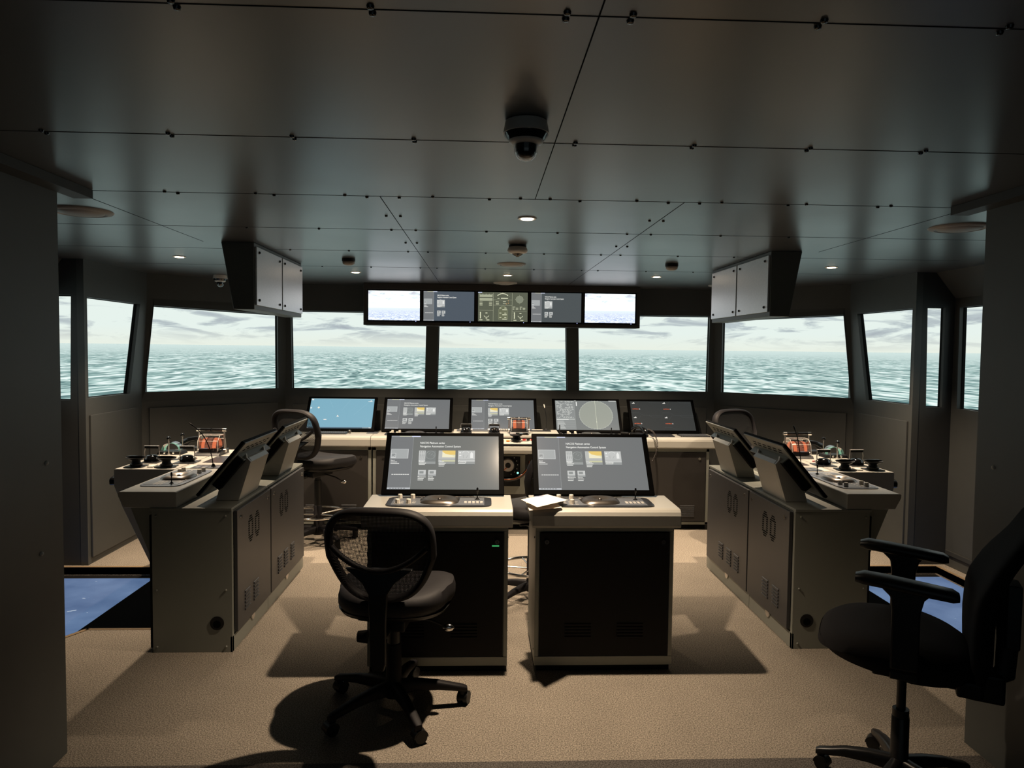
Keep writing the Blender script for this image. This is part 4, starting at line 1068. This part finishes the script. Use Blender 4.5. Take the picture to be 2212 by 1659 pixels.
    sc2 = MB().m(emis('scale_green', '7fb08f', .9)).loft([hr_(-.02, .052), hr_(.02, .052)], cap=False, closed=False); sc2.obj('lit_scale', q)
    for dx, dy, hh in ((-.0, -.058, .115), (.045 if s < 0 else -.045, .06, .125)):
        l_ = MB().m(M_STEEL).cyl((dx, dy, .005), (dx, dy, hh-.01), .004).cyl((dx, dy, 0), (dx, dy, .008), .010); l_.m(M_BLACKG).sphere((dx, dy, hh), .0135); l_.obj('ball_lever', q)
    MB().m(M_CHROME).sphere((-.03, -.057, .012), .008).sphere((.03, -.057, .012), .008).obj('buttons', q)
    telegraph((s*2.08, 5.08, .8465), 0, 'engine telegraph with lit orange drum on the %s lever wing' % nm)
    handset((s*2.25, 5.25, .8465), PI/2+.12*s, 'black telephone handset at the far edge of the %s lever wing' % nm)
    goose((s*1.868, 4.53, .850), (s*(1.985 if s < 0 else 1.82), 4.53, 1.10), (s*(1.885 if s < 0 else 1.85), 4.53, 1.03), 'bent black gooseneck microphone on the %s side console' % nm)

# ------------------------------------------------------------------ chairs
def chair_base(t, feet='caster', r=.285, a0=0, leg_m=None):
    leg_m = leg_m or M_FRAME
    MB().m(leg_m).lathe([(.034, .055), (.040, .065), (.040, .10), (.031, .125), (.030, .27), (.026, .275)], k=28).obj('hub', t)
    for i in range(5):
        a = a0+2*PI*i/5; X = RZ(a)
        lg = MB(X).m(leg_m); L = []
        for u, z, hh, ww in ((.025, .092, .030, .022), (.10, .095, .024, .021), (.18, .088, .019, .019), (r-.04, .076, .015, .018), (r, .068, .013, .017), (r+.012, .064, .010, .013)):
            L.append([(u, y, z+zz) for y, zz in se(ww, hh, 3.2, 16)])
        lg.loft(L); lg.cyl((r-.005, 0, .045), (r-.005, 0, .075), .013, k=14); leg = lg.obj('leg', t)
        c = MB(X).m(M_BLACK)
        if feet == 'caster':
            rr = .025
            sw = RZ(1.1+i*1.7); c = MB(X @ T(r-.005, 0, 0) @ sw).m(M_BLACK)
            for sy in (-1, 1):
                c.cyl((.008, sy*.005, rr), (.008, sy*.022, rr), rr, rr*.92, 22)
            c.loft([[(.008+p*math.cos(th), y_, rr+p*math.sin(th)) for th in [PI*.0+PI*j/10 for j in range(11)] for p in (rr+.003,)]+[(.008-rr*.6, y_, rr), (.008+rr*.6, y_, rr)] for y_ in (-.021, .021)], True)
            c.cyl((0, 0, rr), (0, 0, .06), .009, k=12)
            c.obj('caster', t)
        else:
            c.cyl((r-.005, 0, 0), (r-.005, 0, .012), .026, .024); c.cyl((r-.005, 0, .012), (r-.005, 0, .055), .020, .022); c.obj('glide', t)
def mesh_chair(label, loc, rz, ring=False, feet='caster', a0=0, group=None, seat_z=.61, hw=1.0):
    t = thing('drafting_chair', label, 'chair', loc, rz, group)
    chair_base(t, feet, .285, a0)
    MB().m(M_BLACK).cyl((0, 0, .27), (0, 0, seat_z-.10), .020).cyl((0, 0, .24), (0, 0, seat_z-.17), .026).obj('gas_column', t)
    # seat
    st = MB().m(M_LEATHER); loops = []
    for k_, z, n in ((.70, -.075, 2.6), (.93, -.070, 2.8), (1.0, -.045, 2.8), (1.0, -.020, 2.8), (.97, -.004, 2.7), (.88, .006, 2.6), (.65, .006, 2.4), (.3, .000, 2.2)):
        L = []
        for x, y in se(.235*k_, .225*k_, n, 56):
            zz = seat_z+z; fr_ = max(0, (y-.10)/.125); zz -= .028*fr_*fr_*(1 if z > -.03 else .3); zz += .012*(x/.235)**2 if z > -.01 else 0
            L.append((x*(1-.06*(y < 0)), y+.05, zz))
        loops.append(L)
    st.loft(loops); st.obj('seat', t)
    MB().m(M_BLACK).loft([[(x, y+.05, seat_z+z) for x, y in se(.235*k_, .225*k_, 2.6, 40)] for k_, z in ((.55, -.095), (.90, -.085), (.95, -.068))]).obj('seat_shell', t)
    MB().m(M_BLACK).box(-.07, .07, -.13, .09, seat_z-.135, seat_z-.09).obj('mechanism', t, .008)
    lv = MB().m(M_BLACK).tube([(.06, 0, seat_z-.12), (.15, .02, seat_z-.14), (.19, .03, seat_z-.16)], .005, 8).tube([(-.06, -.05, seat_z-.12), (-.13, -.05, seat_z-.115)], .008, 8)
    lv.m(M_CHROME).loft([[(.215+x, .03+y, seat_z-.185+z) for x, y in se(.026*k_, .014*k_, 2, 20)] for k_, z in ((.3, 0), (.8, .006), (1, .016), (.7, .026), (.2, .03))]); lv.obj('lever', t)
    # backrest: outline loop on a curved, leaning surface
    zb, zt = seat_z+.02, seat_z+.365; zc_ = (zb+zt)/2; hh = (zt-zb)/2
    def surf(x, z, d=0):
        u = (z-zb)/(zt-zb); y = -.205-.05*u-.035*math.sin(PI*min(1, max(0, u)))*0-.0+.55*x*x+.02*math.cos(PI*u*1.2)
        return (x, y+d, z)
    K = 72; out = []
    for cx_, cz_ in se(1, 1, 3.5, K):
        wid = .192+.004*cz_ if cz_ > 0 else .192+.058*cz_
        out.append((cx_*wid*hw, zc_+cz_*hh))
    rim = [surf(x, z) for x, z in out]
    bk = MB().m(M_FRAME).tube(rim, [(.014, .030)]*K, 12, closed=True, rz=(0, 1, 0)); back = bk.obj('backrest_frame', t)
    ms = MB().m(M_MESH); rows = 14; rings = []
    for j in range(rows):
        k_ = 1-j/rows*.999; rings.append([surf(x*k_, zc_+(z-zc_)*k_, .006) for x, z in out])
    ms.loft(rings, cap=False); ms.obj('backrest_mesh', t)
    # lumbar band: a smile between the two sides, and the spine
    band = []
    for i in range(21):
        u = -1+2*i/20; x = u*.175*hw; z = zb+.125+.085*u*u; p = surf(x, z, -.028-.02*(1-u*u)); band.append(p)
    MB().m(M_FRAME).tube(band, [(.010, .016)]*21, 10, rz=(0, 1, 0)).obj('lumbar_band', t)
    mem = [[(x, y, z) for x, y, z in [(-w_/2, yy-.012, z_), (w_/2, yy-.012, z_), (w_/2, yy+.012, z_), (-w_/2, yy+.012, z_)]] for w_, yy, z_ in ((.04, -.25, seat_z-.23), (.058, -.26, seat_z-.20), (.06, -.265, seat_z-.04), (.07, -.262, zb+.04), (.12, -.256, zb+.08), (.25, -.245, zb+.13))]
    MB().m(M_BLACK).loft(mem, smooth=False).obj('back_spine', t, .004)
    MB().m(M_BLACK).tube([(0, -.05, seat_z-.11), (0, -.18, seat_z-.125), (0, -.25, seat_z-.11)], .02, 10).cyl((-.04, -.26, seat_z-.10), (-.075, -.26, seat_z-.10), .024, .02).obj('back_bracket', t)
    if ring:
        c_ = MB().m(M_CHROME); rp = [(.215*math.cos(2*PI*i/48), .215*math.sin(2*PI*i/48), .215) for i in range(48)]
        c_.tube(rp, .0095, 10, closed=True)
        for i in range(5): a = 2*PI*i/5; c_.tube([(.03*math.cos(a), .03*math.sin(a), .205), (.21*math.cos(a), .21*math.sin(a), .214)], .006, 8)
        c_.obj('foot_ring', t)
    return t
ch = mesh_chair('black mesh drafting chair on casters in the foreground, back to the camera', (-.575, 3.14, 0), -.10, a0=.12+.10, seat_z=.50)
ch.scale = (1.1, 1.1, 1.1)
c2 = mesh_chair('black mesh stool chair with chrome foot ring behind the left side console', (-1.54, 5.93, 0), math.radians(-28), ring=True, feet='glide', a0=math.radians(-48+28), seat_z=.635)
c2.scale = (1.1, 1.1, 1.1)
for loc, rz, lb in (((.13, 4.55, 0), .55, 'black stool chair with foot ring glimpsed in the gap between the middle consoles'),
                    ((2.06, 5.78, 0), math.radians(-155), 'black stool chair whose back shows behind the right side console monitors')):
    o = copy_tree(c2); o.location = loc; o.rotation_euler = (0, 0, rz); o['label'] = lb
    if loc[0] < 1: o.scale = (.97, .97, .97)

# armchair on the right
def armchair(loc, rz, label):
    t = thing('office_armchair', label, 'chair', loc, rz)
    chair_base(t, 'caster', .27, .3, M_ARM)
    MB().m(M_BLACK).cyl((0, 0, .26), (0, 0, .52), .016).cyl((0, 0, .24), (0, 0, .30), .028).obj('gas_column', t)
    st = MB().m(M_FABRIC); loops = []
    for k_, z, n in ((.75, -.12, 2.8), (.93, -.115, 3), (1.0, -.085, 3), (1.02, -.045, 3), (.98, -.012, 2.9), (.88, .004, 2.7), (.6, .008, 2.4), (.25, .006, 2.2)):
        L = []
        for x, y in se(.245*k_, .25*k_, n, 56):
            fr_ = max(0, (y-.05)/.2); zz = .605+z-.02*fr_*fr_*(1 if z > -.06 else 0)-(.03*max(0, (-y-.08)/.17) if z > -.06 else 0)
            zz += (.045*max(0, y+.05)/.3 if z < -.06 else 0)
            L.append((x, y+.03, zz))
        loops.append(L)
    st.loft(loops); st.obj('seat', t)
    MB().m(M_BLACK).box(-.10, .10, -.20, .10, .445, .50).box(-.12, .12, -.24, -.16, .43, .49).box(-.05, .05, -.31, -.2, .40, .50).obj('mechanism', t, .01)
    bk = MB().m(M_FABRIC); loops = []
    def cen(u):    # centre line of the back in (y,z)
        pts = [(-.235, .50), (-.235, .66), (-.245, .79), (-.295, .90), (-.36, 1.0), (-.41, 1.085)]
        v = u*(len(pts)-1); i = min(int(v), len(pts)-2); f_ = v-i; return (pts[i][0]*(1-f_)+pts[i+1][0]*f_, pts[i][1]*(1-f_)+pts[i+1][1]*f_)
    for i in range(15):
        u = i/14; y, z = cen(u); wd = .16+.06*math.sin(PI*min(1, u*1.15+.12)); th = .036 if 0 < i < 14 else .018
        wd *= (1 if 0 < i < 14 else .9)
        loops.append([(x, y+yy+.5*x*x, z) for x, yy in se(wd, th, 3, 28)])
    bk.loft(loops); bk.obj('backrest', t)
    sp = MB().m(M_ARM); sp.tube([(0, -.24, .46), (0, -.31, .50), (0, -.315, .62), (0, -.31, .72), (0, -.31, .80)], [(.035, .022)]*5, 12, rz=(1, 0, 0)).box(-.05, .05, -.345, -.30, .60, .82); sp.obj('back_spine', t, .008)
    for s in (-1, 1):
        a = MB().m(M_ARM); x = s*.245
        L = []
        for y, z, wd, hh in ((-.148, .812, .028, .012), (-.13, .815, .038, .019), (-.05, .822, .042, .020), (.06, .832, .044, .020), (.13, .836, .042, .020), (.158, .834, .028, .013)):
            L.append([(x+xx, y, z+zz) for xx, zz in se(wd, hh, 3, 20)])
        a.loft(L); pad = a.obj('arm_pad', t)
        b = MB().m(M_ARM)
        b.prism([(-.075, .812), (.085, .818), (.05, .785), (.045, .74), (.045, .54), (-.04, .54), (-.04, .74), (-.05, .785)], 'x', x-.014, x+.014)
        b.box(x-(.05 if s > 0 else -.0), x+(.0 if s > 0 else .05), -.04, .045, .50, .53)
        b.obj('arm_post', t, .006)
    return t
armchair((1.352, 2.52, 0), math.radians(60), 'black office armchair with armrests at the right, seen from the side')
